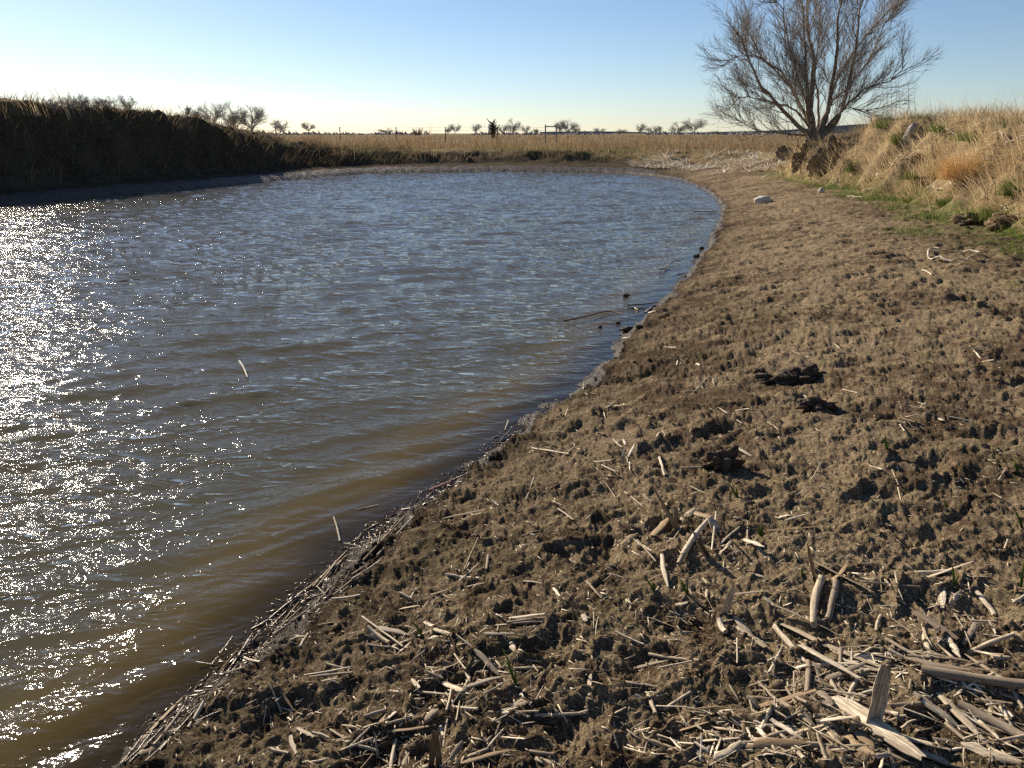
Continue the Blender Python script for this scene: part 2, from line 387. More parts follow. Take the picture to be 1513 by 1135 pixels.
# ---------------------------------------------------------------- water
rs = rows_from([(50, lambda r: min(.0021 * (r * r + 1.5) / 1.9, .11))], .7)
X, Y, Q = polar(rs, azimuths(.135))
D = shore_d(X, Y); keep = (D[Q] < .35).all(1) & (D[Q] > -60).all(1)
V, Q, at_ = compact(np.stack([X, Y, D], 1), Q, {}, keep); X, Y, D = V[:, 0].astype(float), V[:, 1].astype(float), V[:, 2].astype(float)
dep = np.maximum(-D, 0)
XS = np.polyfit(SH[(SH[:, 1] > 1.2) & (SH[:, 1] < 21) & (SH[:, 0] > -2.2)][:, 1], SH[(SH[:, 1] > 1.2) & (SH[:, 1] < 21) & (SH[:, 0] > -2.2)][:, 0], 2)
sm = np.maximum((np.polyval(XS, np.clip(Y, 0, 22)) - X) * .93, -.3)        # smooth distance off the right shore
def waves(x, y, dep):
    """sharp-crested wind waves: each train is bent by the slopes of the ones before it"""
    near_ = np.exp(-np.maximum(sm, 0) / 1.6) * sstep(26, 8, y)
    yw = y - 1.5 * near_ + .30 * noise(x * .35, y * .35, 61); xw = x + .35 * noise(x * .3, y * .4, 62)
    z = np.zeros(len(x)); g = np.random.default_rng(5); lam = .84
    for k in range(30):
        dev = g.normal(0, 24 + 12 * (k / 30)); ang = math.radians(-9 + dev); kx, ky = math.sin(ang), math.cos(ang); w_ = 2 * math.pi / lam
        u = (xw * kx + yw * ky) * w_ + g.random() * 6.283; grp = np.clip(.75 + .9 * noise(x * .32 / lam ** .5 + k * 3, y * .32 / lam ** .5, 63 + k), .05, 1.8)
        e = np.exp(np.sin(u) - 1); a = .0205 * lam ** 1.05 * grp * (1 - (.8 * near_ if abs(dev) > 14 else -.45 * near_)); z += a * (e - .46)
        sh_ = -.20 * a * e * np.cos(u) * w_ * lam * .5; xw = xw + kx * sh_; yw = yw + ky * sh_
        lam *= .94
    return z * (.12 + .88 * sstep(0, .55, dep)) * (1 - .42 * near_)
Zw = waves(X, Y, dep) * (.82 + .28 * sstep(4, 12, Y)); Zw = .042 * np.tanh(Zw / .042)
swell = .0085 * np.sin((Y - 1.5 * np.exp(-sm / 1.6) + .5 * noise(X * .5, Y * .5, 90)) * 2 * math.pi / .56) * sstep(.1, .6, dep) * sstep(12, 5, Y) * (.7 + .6 * noise(X * .6, Y * .6, 91))
Zw = Zw + swell * .75
bedz = -land(X, Y, False)
V = np.stack([X, Y, Zw], 1)
water = link('pond_water', mesh('pond_water', V, Q, M['water'], True, dict(depth=np.maximum(bedz + Zw * .6, 0)))); tag(water, kind='structure')

# ---------------------------------------------------------------- far ridge
V, Q = [], []
for i in range(60):
    a = R(2 + i * 1.0); r = 2600; h = 6 + 24 * math.exp(-((i - 22) / 4) ** 2) + 2 * math.sin(i * .5)
    V += [(r * math.sin(a), r * math.cos(a), -5), (r * math.sin(a), r * math.cos(a), h), ((r + 500) * math.sin(a), (r + 500) * math.cos(a), -5)]
for i in range(59):
    b = i * 3; Q += [(b, b + 3, b + 4, b + 1), (b + 1, b + 4, b + 5, b + 2)]
tag(link('far_hill', mesh('far_hill', V, np.array(Q), M['hill'])), kind='structure')

# ---------------------------------------------------------------- tubes (branches, stalks)
def tubes(polys, sides=4, name='branches', mat=None, cap=False):
    """polys: list of (points (k,3), radii (k,))"""
    Vs, Qs, off = [], [], 0
    byk = {}
    for p, r in polys: byk.setdefault(len(p), []).append((p, r))
    for k, L in byk.items():
        P = np.array([p for p, r in L], float); Rr = np.array([r for p, r in L], float); n = len(L)
        T = np.gradient(P, axis=1); T /= np.linalg.norm(T, axis=2, keepdims=True) + 1e-9
        up = np.array([.31, .17, .93]); A = np.cross(T, up); A /= np.linalg.norm(A, axis=2, keepdims=True) + 1e-9
        B = np.cross(T, A)
        an = np.arange(sides) * 2 * np.pi / sides
        C = P[:, :, None, :] + Rr[:, :, None, None] * (np.cos(an)[None, None, :, None] * A[:, :, None, :] + np.sin(an)[None, None, :, None] * B[:, :, None, :])
        Vs.append(C.reshape(-1, 3)); idx = off + np.arange(n * k * sides).reshape(n, k, sides); nx = np.roll(idx, -1, 2)
        Qs.append(np.stack([idx[:, :-1], nx[:, :-1], nx[:, 1:], idx[:, 1:]], -1).reshape(-1, 4)); off += n * k * sides
    return mesh(name, np.concatenate(Vs), np.concatenate(Qs), mat)
def resample(P, n):
    P = np.asarray(P, float); P = catmull(P, 6, False); s = np.concatenate([[0], np.cumsum(np.linalg.norm(np.diff(P, axis=0), axis=1))])
    t = np.linspace(0, s[-1], n); return np.stack([np.interp(t, s, P[:, i]) for i in range(3)], 1)

def twigs_along(P, n, rr, lmin, lmax, spread, r0, k=5, up=.35, t0=.25, curl=.25):
    """side shoots growing from a branch polyline"""
    o = []; N = len(P)
    for i in range(n):
        t = t0 + (1 - t0) * rr.random() ** .8; f = t * (N - 1); j = min(int(f), N - 2); p = P[j] + (P[j + 1] - P[j]) * (f - j)
        T = P[j + 1] - P[j]; T = T / (np.linalg.norm(T) + 1e-9)
        q = np.array([rr.gauss(0, 1), rr.gauss(0, 1), rr.gauss(0, 1)]); q -= T * q.dot(T); q /= np.linalg.norm(q) + 1e-9
        dr = T * math.cos(spread) + q * math.sin(spread) + np.array([0, 0, up * .4]); dr /= np.linalg.norm(dr)
        L = lmin + (lmax - lmin) * rr.random() * (1.15 - .6 * t)
        pts = [p]; v = dr.copy()
        for s_ in range(k - 1):
            pts.append(pts[-1] + v * L / (k - 1)); v = v + np.array([rr.gauss(0, curl), rr.gauss(0, curl), rr.gauss(0, curl) + up * .35]) * .5; v /= np.linalg.norm(v)
        o.append((np.array(pts), np.linspace(r0, r0 * .35, k)))
    return o

# ---------------------------------------------------------------- the bare willow on the bank
def willow():
    rr = random.Random(3); Yt = 27.0
    limbs = [  # points in an enlarged crop of the photograph, base radius, depth drift in metres
        ([(735, 800), (640, 765), (520, 655), (430, 570), (330, 470), (270, 350), (215, 220), (160, 145)], .085, -1.0),
        ([(720, 800), (600, 792), (480, 782), (330, 772), (190, 700)], .045, 1.0),
        ([(725, 790), (670, 700), (600, 560), (500, 430), (390, 370), (290, 230), (250, 130)], .065, 1.3),
        ([(730, 800), (690, 700), (680, 560), (670, 400), (655, 200), (640, 0), (600, -260)], .085, -.8),
        ([(735, 800), (712, 700), (705, 600), (722, 380), (692, 200), (682, 0), (700, -330)], .11, .2),
        ([(745, 800), (762, 700), (750, 560), (735, 420), (765, 200), (770, -60), (790, -280)], .05, 1.6),
        ([(755, 800), (800, 700), (850, 520), (882, 350), (892, 180), (905, 0), (950, -300)], .10, -.4),
        ([(775, 800), (870, 730), (950, 560), (992, 400), (1030, 200), (1055, 0), (1090, -210)], .10, .7),
        ([(770, 800), (880, 690), (1000, 585), (1120, 510), (1260, 475), (1360, 390)], .06, -1.2),
        ([(760, 800), (810, 690), (880, 480), (985, 330), (1150, 150), (1290, -10)], .07, 1.2),
        ([(725, 800), (640, 690), (540, 625), (400, 600), (250, 570), (150, 610)], .045, -1.5),
        ([(728, 800), (640, 640), (545, 500), (440, 400), (320, 330), (200, 330), (110, 370)], .055, .4),
        ([(780, 800), (860, 720), (930, 650), (1010, 640), (1100, 650)], .035, -.5),
        ([(740, 800), (690, 640), (600, 420), (540, 220), (500, 60), (440, -120)], .06, -1.4),
        ([(765, 800), (830, 640), (900, 560), (1010, 470), (1150, 290), (1240, 110), (1340, 40)], .05, 1.8),
    ]
    base = at(1020 + 735 * .2512, 803 * .2512, Yt)
    root = empty('willow_tree', base); tag(root, 'large bare many-stemmed willow spreading from the bank top', 'tree')
    B = Vector(base); fine = []; mid = []
    stump = lump_mesh('trunk', 5, .30, .26, .24, M['bark'], .35, 3); s_ = link('trunk', stump, root); s_.location = (0, 0, -.12)
    for pts, r0, dz in limbs:
        n = len(pts); W = []
        for i, (cx, cy) in enumerate(pts):
            Yi = Yt + dz * (i / (n - 1)) ** 1.2; cy = cy if cy > 60 else 60 + (cy - 60) * .42; cx = 735 + (cx - 735) * .84; x, y, z = at(1020 + cx * .2512, cy * .2512, Yi); W.append((x - B.x, y - B.y, z - B.z))
        P = resample(W, 18)
        jit = np.array([[rr.gauss(0, .018) for _ in range(3)] for _ in range(18)]); jit[0] = 0; P = P + jit
        rad = r0 * (1 - .82 * np.linspace(0, 1, 18) ** .8)
        link('limb', tubes([(P, rad * 1.0)], 7, 'limb', M['bark']), root)
        Lt = np.linalg.norm(np.diff(P, axis=0), axis=1).sum()
        br = twigs_along(P, int(12 + Lt * 2.6), rr, .55, 1.6, .60, .013, 7, .35, .16, .11)
        mid += br
        fine += twigs_along(P, int(Lt * 8), rr, .35, 1.0, .75, .0075, 5, .4, .2, .2)
        for p, r_ in br:
            sub = twigs_along(p, 12, rr, .3, .85, .55, .0058, 5, .35, .12, .16); fine += sub
            for p2, r2 in sub:
                if rr.random() < .75: fine += twigs_along(p2, 3, rr, .2, .5, .5, .0045, 4, .3, .2, .22)
    link('branches', tubes(mid, 4, 'branches', M['twig']), root)
    c = link('twigs', tubes(fine, 3, 'twigs', M['twig']), root); c['kind'] = 'stuff'
    # pale sucker shoots and root hair round the foot
    sh = []
    for i in range(60):
        p = np.array([rr.gauss(0, .45), rr.gauss(0, .3), -.15]); v = np.array([rr.gauss(0, .5), rr.gauss(0, .3), 1.2]); L = rr.uniform(.4, 1.3)
        sh.append((np.array([p, p + v * L * .3, p + v * L * .62 + [rr.gauss(0, .05), 0, 0], p + v * L]), np.array([.008, .007, .005, .003])))
    link('sucker_shoots', tubes(sh, 3, 'sucker_shoots', M['twig']), root)
    rt = []
    for i in range(34):
        p = np.array([rr.uniform(-.7, .2), rr.uniform(-.55, -.25), rr.uniform(-.35, -.05)]); L = rr.uniform(.4, 1.0)
        rt.append((np.array([p, p + [rr.gauss(-.05, .08), -.15, -L * .4], p + [rr.gauss(-.1, .15), -.3, -L * .75], p + [rr.gauss(-.15, .2), -.45, -L]]), np.array([.016, .014, .011, .006])))
    link('hanging_roots', tubes(rt, 3, 'hanging_roots', M['reedb']), root)
    return root

# ---------------------------------------------------------------- lumps (stones, clods)
def ico(sub):
    import bmesh
    bm = bmesh.new(); bmesh.ops.create_icosphere(bm, subdivisions=sub, radius=1)
    V = np.array([v.co[:] for v in bm.verts]); T = np.array([[v.index for v in f.verts] for f in bm.faces]); bm.free(); return V, T
ICO = {k: ico(k) for k in (1, 2, 3, 4)}
def lump_mesh(name, seed, a, b, c, mat, amp=.3, sub=3, freq=2.0):
    V, T = ICO[sub]; V = V.copy(); o = 1 + amp * (noise(V[:, 0] * freq + seed * 7.3, V[:, 1] * freq + V[:, 2] * 1.7, seed) + .5 * noise(V[:, 1] * freq * 2.3 + seed, V[:, 2] * freq * 2.3 + V[:, 0], seed + 1)
                      + .3 * noise(V[:, 2] * freq * 5 + V[:, 0], V[:, 1] * freq * 5 + seed, seed + 2))
    return mesh(name, V * o[:, None] * np.array([a, b, c]), T, mat)
willow()

# ---------------------------------------------------------------- blades of grass and reed, many at once
def blades(name, base, length, width, head, lean, curve, mat, seg=3, tint=None, down=None):
    """base (n,3); head = heading angle; lean = tilt from vertical at foot; curve = extra tilt at tip"""
    n = len(base); k = seg + 1; t = np.linspace(0, 1, k)
    ang = lean[:, None] + curve[:, None] * t[None, :] ** 1.0
    ds = (length / seg)[:, None]
    hx = np.cumsum(np.concatenate([np.zeros((n, 1)), np.sin(ang[:, :-1]) * ds], 1), 1); hz = np.cumsum(np.concatenate([np.zeros((n, 1)), np.cos(ang[:, :-1]) * ds], 1), 1)
    ch, sh_ = np.cos(head)[:, None], np.sin(head)[:, None]
    cx = base[:, 0:1] + hx * ch; cy = base[:, 1:2] + hx * sh_; cz = base[:, 2:3] + hz
    if down is not None: cz = np.maximum(cz, down(cx, cy) + .01)
    wa = rng.random(n) * np.pi; wx, wy = np.cos(wa)[:, None], np.sin(wa)[:, None]
    wd = width[:, None] * .5 * (1 - t[None, :] ** 1.6 * .999)
    Lf = np.stack([cx - wx * wd, cy - wy * wd, cz], -1); Rt = np.stack([cx + wx * wd, cy + wy * wd, cz], -1)
    V = np.stack([Lf[:, :-1], Rt[:, :-1]], 2).reshape(n, -1, 3); V = np.concatenate([V, np.stack([cx[:, -1], cy[:, -1], cz[:, -1]], -1)[:, None]], 1)
    m = 2 * seg + 1; o = (np.arange(n) * m)[:, None, None]
    q = np.array([[2 * i, 2 * i + 1, 2 * i + 3, 2 * i + 2] for i in range(seg - 1)]).reshape(-1, 4); tr = np.array([[2 * seg - 2, 2 * seg - 1, 2 * seg]])
    if tint is None: tint = rng.random(n)
    fs = [(o + tr).reshape(-1, 3)] + ([(o + q).reshape(-1, 4)] if seg > 1 else [])
    return mesh(name, V.reshape(-1, 3), fs, mat, False, dict(tint=np.repeat(tint, m)))
def scatter(n, x0, x1, y0, y1, accept):
    x = rng.uniform(x0, x1, n); y = rng.uniform(y0, y1, n); z, inf = land(x, y, False, True); p = accept(x, y, inf)
    k = rng.random(n) < p; return np.stack([x, y, z], 1)[k], {a: b[k] for a, b in inf.items()}
def stuff(name, me, label, cat): return tag(link(name, me), label, cat, None, 'stuff')

landz = lambda cx, cy: land(cx, cy, False)
# right bank: long straw grass combed down the slope
def acc(x, y, i):
    c = sstep(-.10, .10, noise(x * 1.1, y * 1.1, 71) + .16)
    return np.where((i['th'] < 36) & (i['th'] > -95), sstep(-.10, .2, i['t']) * (.10 + .90 * c) * (1 - .6 * sstep(2.5, 7, i['d'] - i['mw'] - i['bw'])), 0)
P, I = scatter(120000, 3.5, 24, 4.5, 33, acc)
n = len(P); slope = (I['t'] < .95)
hd = np.where(slope, np.pi + .35 + .9 * noise(P[:, 0] * 1.2, P[:, 1] * 1.2, 72) + rng.normal(0, .45, n), .8 * noise(P[:, 0], P[:, 1], 73) * 6 + rng.normal(0, 1.2, n))
ln = np.where(slope, rng.uniform(.30, .85, n), rng.uniform(.10, .38, n)) * (.75 + .6 * np.clip(noise(P[:, 0] * 1.6, P[:, 1] * 1.6, 74) + .4, 0, 1))
le = np.where(slope, rng.uniform(.2, 1.0, n), np.abs(rng.normal(.12, .22, n))); cu = np.where(slope, rng.uniform(.6, 1.5, n), rng.uniform(.2, 1.0, n))
ti = np.clip(.48 + .65 * noise(P[:, 0] * 1.1, P[:, 1] * 1.1, 75) + rng.normal(0, .2, n), 0, 1)
stuff('dry_grass', blades('dry_grass', P, ln, rng.uniform(.007, .015, n), hd, le, cu, M['straw'], 4, ti, landz), 'dense straw-coloured dry grass hanging over the right bank', 'dry grass')
# taller seed stalks on the crest
P, I = scatter(9000, 5, 22, 6, 26, lambda x, y, i: np.where((i['th'] < 20) & (i['th'] > -95), sstep(.8, 1.1, i['t']) * (1 - sstep(0, 3, i['d'] - i['mw'] - i['bw'])) * .5 * (noise(x * .9, y * .9, 76) > -.1), 0))
n = len(P)
stuff('seed_stalks', blades('seed_stalks', P, rng.uniform(.35, .85, n), rng.uniform(.005, .008, n), rng.uniform(0, 6.28, n), np.abs(rng.normal(0, .16, n)), rng.uniform(0, .45, n), M['straw'], 4), 'thin upright dry stalks along the crest of the right bank', 'dry stalks')
# green growth at the bank foot and on top
def acc(x, y, i):
    g = sstep(-.05, .2, noise(x * .8, y * .8, 77)); foot = sstep(-.7, -.15, i['t']) * (1 - sstep(.05, .35, i['t']))
    top = sstep(.75, .95, i['t']) * (1 - sstep(1.2, 1.7, i['t'])) * 1.0
    return np.where((i['th'] < 30) & (i['th'] > -90), g * (foot + top), 0)
P, I = scatter(130000, 3.5, 15, 5, 30, acc); n = len(P)
stuff('green_grass', blades('green_grass', P, rng.uniform(.04, .16, n), rng.uniform(.005, .010, n), rng.uniform(0, 6.28, n), rng.uniform(0, .6, n), rng.uniform(0, 1, n), M['green'], 2), 'low fresh green grass at the foot of the right bank', 'green grass')
# sprouts and straw fuzz over the mud
P, I = scatter(60000, 0, 9, 2, 18, lambda x, y, i: np.where((i['th'] < 30) & (i['th'] > -100) & (i['t'] < 0) & (i['d'] > .5), .10 + .9 * sstep(.0, .5, noise(x * .7, y * .7, 78)) * sstep(1, 3, i['d']), 0) * .8)
n = len(P); P[:, 2] = land(P[:, 0], P[:, 1])
stuff('grass_sprouts', blades('grass_sprouts', P, rng.uniform(.008, .028, n), rng.uniform(.0015, .003, n), rng.uniform(0, 6.28, n), rng.uniform(.2, 1.3, n), rng.uniform(0, .6, n), M['green'], 1), 'tiny olive sprouts scattered thinly over the mud', 'sprouts')
# far side: orange dead reeds, straw field
def acc(x, y, i):
    c = sstep(-.25, .25, noise(x * .35, y * .5, 79)); return np.where((i['th'] > 36) & (i['th'] < 110), sstep(.10, .5, i['t']) * (.25 + .75 * c), 0) * (y > 38)
P, I = scatter(52000, -16, 24, 38, 62, acc); n = len(P)
ln = rng.uniform(.15, .6, n) * (.4 + 1.3 * np.clip(noise(P[:, 0] * .5, P[:, 1] * .5, 80) + .35, 0, 1.1))
stuff('dead_reeds', blades('dead_reeds', P, ln, rng.uniform(.014, .03, n), rng.uniform(0, 6.28, n), np.abs(rng.normal(.1, .3, n)), rng.uniform(0, .8, n), M['straw2'], 2), 'low orange-brown dead reeds on the far bank', 'dead reeds')
y = rng.uniform(0, 1, 60000) ** 1.7 * 240 + 58; x = rng.uniform(-.75, .75, 60000) * (y + 8); z = land(x, y, False)
P = np.stack([x, y, z], 1)[rng.random(60000) < .2 + .8 * sstep(-.2, .3, noise(x * .12, y * .06, 81))]; n = len(P)
stuff('field_grass', blades('field_grass', P, rng.uniform(.2, .6, n), .02 + P[:, 1] * .0006, rng.uniform(0, 6.28, n), rng.uniform(0, .35, n), rng.uniform(0, .5, n), M['straw2'], 1), 'tan dry grass of the flat field reaching to the horizon', 'field grass')
# green strips among the far reeds
P, I = scatter(30000, -12, 26, 40, 60, lambda x, y, i: np.where((i['th'] > 30) & (i['th'] < 105), sstep(.1, .4, i['t']) * sstep(-.08, .2, noise(x * .18, y * .6, 82)), 0)); n = len(P)
stuff('green_strips', blades('green_strips', P, rng.uniform(.08, .2, n), rng.uniform(.02, .04, n), rng.uniform(0, 6.28, n), rng.uniform(0, .6, n), rng.uniform(0, 1, n), M['green'], 1), 'strips of green grass between the far reeds', 'green grass')
# bleached flattened reeds left of the willow
pts = []
q = hit(rng.uniform(930, 1165, 5200), rng.normal(241, 8, 5200))
q = q[(shore_d(q[:, 0], q[:, 1]) > 1.0)]; n = len(q)
keep = rng.random(n) < sstep(-.25, .2, noise(q[:, 0] * .8, q[:, 1] * .5, 83)); q = q[keep]; n = len(q); q[:, 2] += .03
stuff('flattened_reeds', blades('flattened_reeds', q, rng.uniform(.15, .6, n), rng.uniform(.035, .08, n), rng.uniform(0, 6.28, n), rng.uniform(1.0, 1.5, n), rng.uniform(-.1, .1, n), blade_material('bleached_flat_reeds', (.5, .40, .27), (.72, .64, .50), (.84, .79, .68), .15), 2), 'bleached flattened reeds heaped beyond the mud, left of the willow', 'flattened reeds')
# left bank: brown grass in its own shade, darkened in colour for it too
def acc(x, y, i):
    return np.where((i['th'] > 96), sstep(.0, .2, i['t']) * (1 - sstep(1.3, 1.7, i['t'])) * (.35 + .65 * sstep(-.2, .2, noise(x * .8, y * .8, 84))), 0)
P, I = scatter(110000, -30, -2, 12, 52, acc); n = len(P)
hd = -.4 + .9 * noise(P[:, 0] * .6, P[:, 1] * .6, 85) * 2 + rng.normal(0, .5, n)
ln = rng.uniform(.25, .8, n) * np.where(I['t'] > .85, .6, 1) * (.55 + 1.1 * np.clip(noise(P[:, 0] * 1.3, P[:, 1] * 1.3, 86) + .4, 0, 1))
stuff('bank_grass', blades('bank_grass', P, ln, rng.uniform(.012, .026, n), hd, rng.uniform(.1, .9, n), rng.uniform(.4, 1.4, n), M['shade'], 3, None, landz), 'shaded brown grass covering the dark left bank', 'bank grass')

# ---------------------------------------------------------------- grass tussocks and bushes one can tell apart
def tussock(name, px, py, w_, h_, mat, label, cat, group=None, nb=260, sunk=.05, Y=None, wid=.008, spread=.5):
    p = hit([px], [py])[0] if Y is None else np.array(at(px, py, Y))
    B = np.stack([rng.normal(0, w_ * .22, nb), rng.normal(0, w_ * .16, nb), np.full(nb, -sunk)], 1)
    hd = np.arctan2(B[:, 1], B[:, 0]) + rng.normal(0, .5, nb)
    me = blades(name, B, rng.uniform(.5, 1, nb) * h_, rng.uniform(.6, 1.3, nb) * wid, hd, rng.uniform(0, spread, nb), rng.uniform(0, 1.0, nb), mat, 4)
    o = link(name, me); o.location = p; return tag(o, label, cat, group)
tussock('green_tussock', 1261, 252, .45, .42, M['green'], 'bright green grass tussock halfway up the bank, right of the willow', 'grass tussock', 'green tussocks on the right bank')
tussock('green_tussock', 1328, 210, .5, .45, M['green'], 'dark green grass tussock left of the grey stump near the crest', 'grass tussock', 'green tussocks on the right bank')
tussock('green_tussock', 1480, 320, .9, .25, M['green'], 'broad green clump over the crumbled soil at the right edge', 'grass tussock', 'green tussocks on the right bank', 700)
tussock('green_tussock', 1275, 278, .5, .18, M['green'], 'small green tussock at the foot of the bank', 'grass tussock', 'green tussocks on the right bank', 300)
tussock('golden_tussock', 1420, 262, .8, .7, blade_material('golden_grass', (.42, .24, .09), (.58, .36, .14), (.68, .48, .22)), 'golden-orange grass tuft drooping down the middle of the right bank', 'grass tussock', None, 900, wid=.007, spread=.9)
tussock('orange_tussock', 503, 236, .9, .8, M['straw2'], 'orange dry reed clump standing at the foot of the far bank, left of centre', 'reed clump', None, 160, wid=.03)
tussock('seeded_tussock', 1385, 258, .9, .5, M['straw'], 'rounded tan grass mound left of the golden-orange tuft', 'grass tussock', None, 600, wid=.008, spread=1.2)

# plumes standing up on the left ridge: leaning tall grass
def plume(px, py, top, dx, Y, label, n=26):
    h_ = (py - top) / F * Y * 1.15
    B = np.stack([rng.normal(0, .35, n), rng.normal(0, .2, n), np.full(n, -.25)], 1)
    hd = np.where(rng.random(n) < .8, np.pi if dx < 0 else 0, rng.uniform(0, 6.28, n)) + rng.normal(0, .3, n)
    me = blades('tall_grass_plume', B, rng.uniform(.55, 1, n) * (h_ + .25), np.full(n, .02), hd, rng.uniform(.02, .35, n), rng.uniform(.2, .9, n), M['straw'], 4)
    o = link('tall_grass_plume', me); o.location = at(px, py, Y); tag(o, label, 'tall grass', 'tall grass standing on the left ridge')
plume(42, 160, 124, -1, 27, 'sparse leaning tall grass at the far left of the ridge')
plume(92, 166, 114, -1, 28.5, 'tallest leaning grass plume on the left ridge', 34)
plume(60, 162, 138, -1, 28, 'low sparse grass just left of the tallest ridge plume', 14)
plume(248, 173, 143, -1, 35, 'curving grass plume in the middle of the left ridge', 22)
plume(260, 173, 135, 1, 35.5, 'single straight tall stalk on the left ridge', 2)
plume(640, 196, 178, 1, 66, 'wispy tall stalks in the field, left of the dead cedar', 14)
plume(20, 160, 132, -1, 27.2, 'thin tall grass right at the left picture edge', 12)

# ---------------------------------------------------------------- bare trees and bushes against the sky
def bare_tree_meshes(seed, bushy=False):
    rr = random.Random(seed); polys = []; tr = []
    if bushy:
        for i in range(11):
            a = rr.uniform(0, 6.28); l = rr.uniform(.15, .6); P = resample([(0, 0, 0), (math.cos(a) * l * .4, math.sin(a) * l * .4, .35), (math.cos(a) * l, math.sin(a) * l, rr.uniform(.6, 1))], 8)
            tr.append((P, np.linspace(.016, .006, 8)))
    else:
        P = resample([(0, 0, -.05), (rr.gauss(0, .02), 0, .2), (rr.gauss(0, .05), 0, .5), (rr.gauss(0, .08), 0, .9)], 8); tr.append((P, np.linspace(.032, .008, 8)))
        for i in range(9):
            t = rr.uniform(.04, .5); a = rr.uniform(0, 6.28); s = np.array([P[int(t * 7)][0], P[int(t * 7)][1], t * .9]); L = rr.uniform(.35, .6)
            Pb = resample([s, s + [math.cos(a) * L * .45, math.sin(a) * L * .3, L * .35], s + [math.cos(a) * L * .8, math.sin(a) * L * .5, L * .8]], 8); tr.append((Pb, np.linspace(.016, .006, 8)))
    for P, r_ in tr:
        b = twigs_along(P, 15, rr, .15, .42, .8, .0050, 5, .3, .2, .3); polys += b
        for p, _ in b: polys += twigs_along(p, 10, rr, .08, .22, .8, .0028, 4, .2, .1, .3)
    return tubes(tr, 4, 'trunk', M['fartwig']), tubes(polys, 3, 'crown', M['fartwig'])
VAR = [bare_tree_meshes(s) for s in range(20, 25)]; BUSH = [bare_tree_meshes(s, True) for s in range(30, 33)]
def bare_tree(name, px, base_y, w_px, h_px, Y, label, cat, group, var, flip=1):
    o = empty(name, at(px, base_y, Y)); u = Y / F * 1.05; o.scale = (w_px * u / 1.0 * flip, w_px * u, h_px * u); o.rotation_euler = (0, 0, 0)
    tm, cm = var; link('trunk', tm, o); link('crown', cm, o); return tag(o, label, cat, group)
far = [  # x, base, width, height, distance, label
    (373, 192, 44, 34, 150, 'broadest bare tree rising behind the end of the left ridge'),
    (345, 190, 38, 33, 150, 'tall bare tree behind the ridge, left of the broadest one'),
    (318, 186, 34, 28, 150, 'bare tree behind the ridge, third from its right end'),
    (297, 184, 30, 24, 155, 'small bare tree leftmost of the group behind the ridge'),
    (414, 194, 28, 16, 190, 'small bare tree beside the leftmost fence post'),
    (456, 196, 20, 14, 220, 'small faint bare tree left of the second fence post'),
    (572, 197, 24, 6, 260, 'low thicket on the horizon beside the third fence post'),
    (672, 198, 16, 12, 230, 'round bare tree just right of the fourth fence post'),
    (662, 198, 14, 9, 235, 'low bare tree touching the fourth fence post'),
    (704, 198, 16, 13, 230, 'bare tree just left of the black dead cedar'),
    (743, 198, 14, 12, 230, 'bare tree close behind the right side of the black dead cedar'),
    (757, 198, 22, 18, 230, 'dense round bare tree right of the black dead cedar'),
    (777, 198, 12, 10, 250, 'narrow bare tree between the round tree and the fence corner'),
    (793, 198, 12, 7, 260, 'lowest bare tree left of the fence corner'),
    (826, 198, 16, 15, 220, 'bare tree directly behind the fence corner'),
    (839, 198, 26, 19, 220, 'tallest bare tree right of the fence corner'),
    (852, 198, 14, 11, 225, 'short dense bare tree at the right foot of the tallest one'),
    (885, 199, 16, 8, 300, 'faint bare tree alone on the horizon right of centre'),
    (915, 199, 26, 7, 300, 'wide low bare thicket on the horizon right of centre'),
    (947, 199, 16, 14, 250, 'upright bare tree in the horizon thicket'),
    (966, 199, 24, 12, 250, 'bare tree right of the upright one on the horizon'),
    (1000, 199, 26, 15, 230, 'bushy bare tree left of the last horizon tree'),
    (1026, 199, 30, 19, 230, 'last and largest bare tree on the horizon before the willow'),
    (1060, 199, 26, 5, 330, 'low scrub on the horizon under the willow twigs'),
]
for i, (px, by, w_, h_, Yd, lb) in enumerate(far):
    bare_tree('bare_tree', px, by + (5 if px < 420 else 0), w_, h_ + (3 if px < 420 else 0), Yd, lb, 'tree', 'bare trees along the horizon', VAR[i % 5], 1 if i % 2 else -1)
for i, (px, by, w_, h_, Yd, lb) in enumerate([
    (104, 168, 26, 20, 29, 'bare bush on the ridge right of the tallest grass plume'),
    (124, 168, 26, 24, 30, 'tallest bare bush on the left ridge'),
    (160, 168, 34, 20, 31, 'dense brown bare bush on the left ridge'),
    (192, 170, 22, 22, 34, 'small forked bare bush in the gap of the left ridge'),
    (142, 168, 16, 16, 31, 'small bare bush between the tallest and the dense one'),
    (277, 174, 16, 14, 35, 'low bare bush right of the straight tall stalk'),
    (80, 166, 24, 16, 28, 'low bare bush at the foot of the tallest grass plume')]):
    bare_tree('bare_bush', px, by, w_, h_, Yd, lb, 'bush', 'bare bushes on the left ridge', BUSH[i % 3], 1 if i % 2 else -1)

# horizon thicket too far to tell apart
polys = []
for i in range(1600):
    a = rnd.uniform(-.62, .62); r_ = rnd.uniform(420, 700); x, y = r_ * math.sin(a), r_ * math.cos(a)
    if noise(np.array([a * 9.0]), np.array([2.0]), 99)[0] < -.12: continue
    h_ = rnd.uniform(.4, 2.2) * (1 + noise(np.array([a * 31.0]), np.array([5.0]), 98)[0]); s = rnd.gauss(0, 1.6)
    polys.append((np.array([(x, y, .8), (x + s * .5, y, 1 + h_ * .5), (x + s, y, 1 + h_)]), np.array([.5, .45, .1])))
stuff('horizon_scrub', tubes(polys, 3, 'horizon_scrub', M['fartwig']), 'faint line of scrub on the horizon', 'scrub')

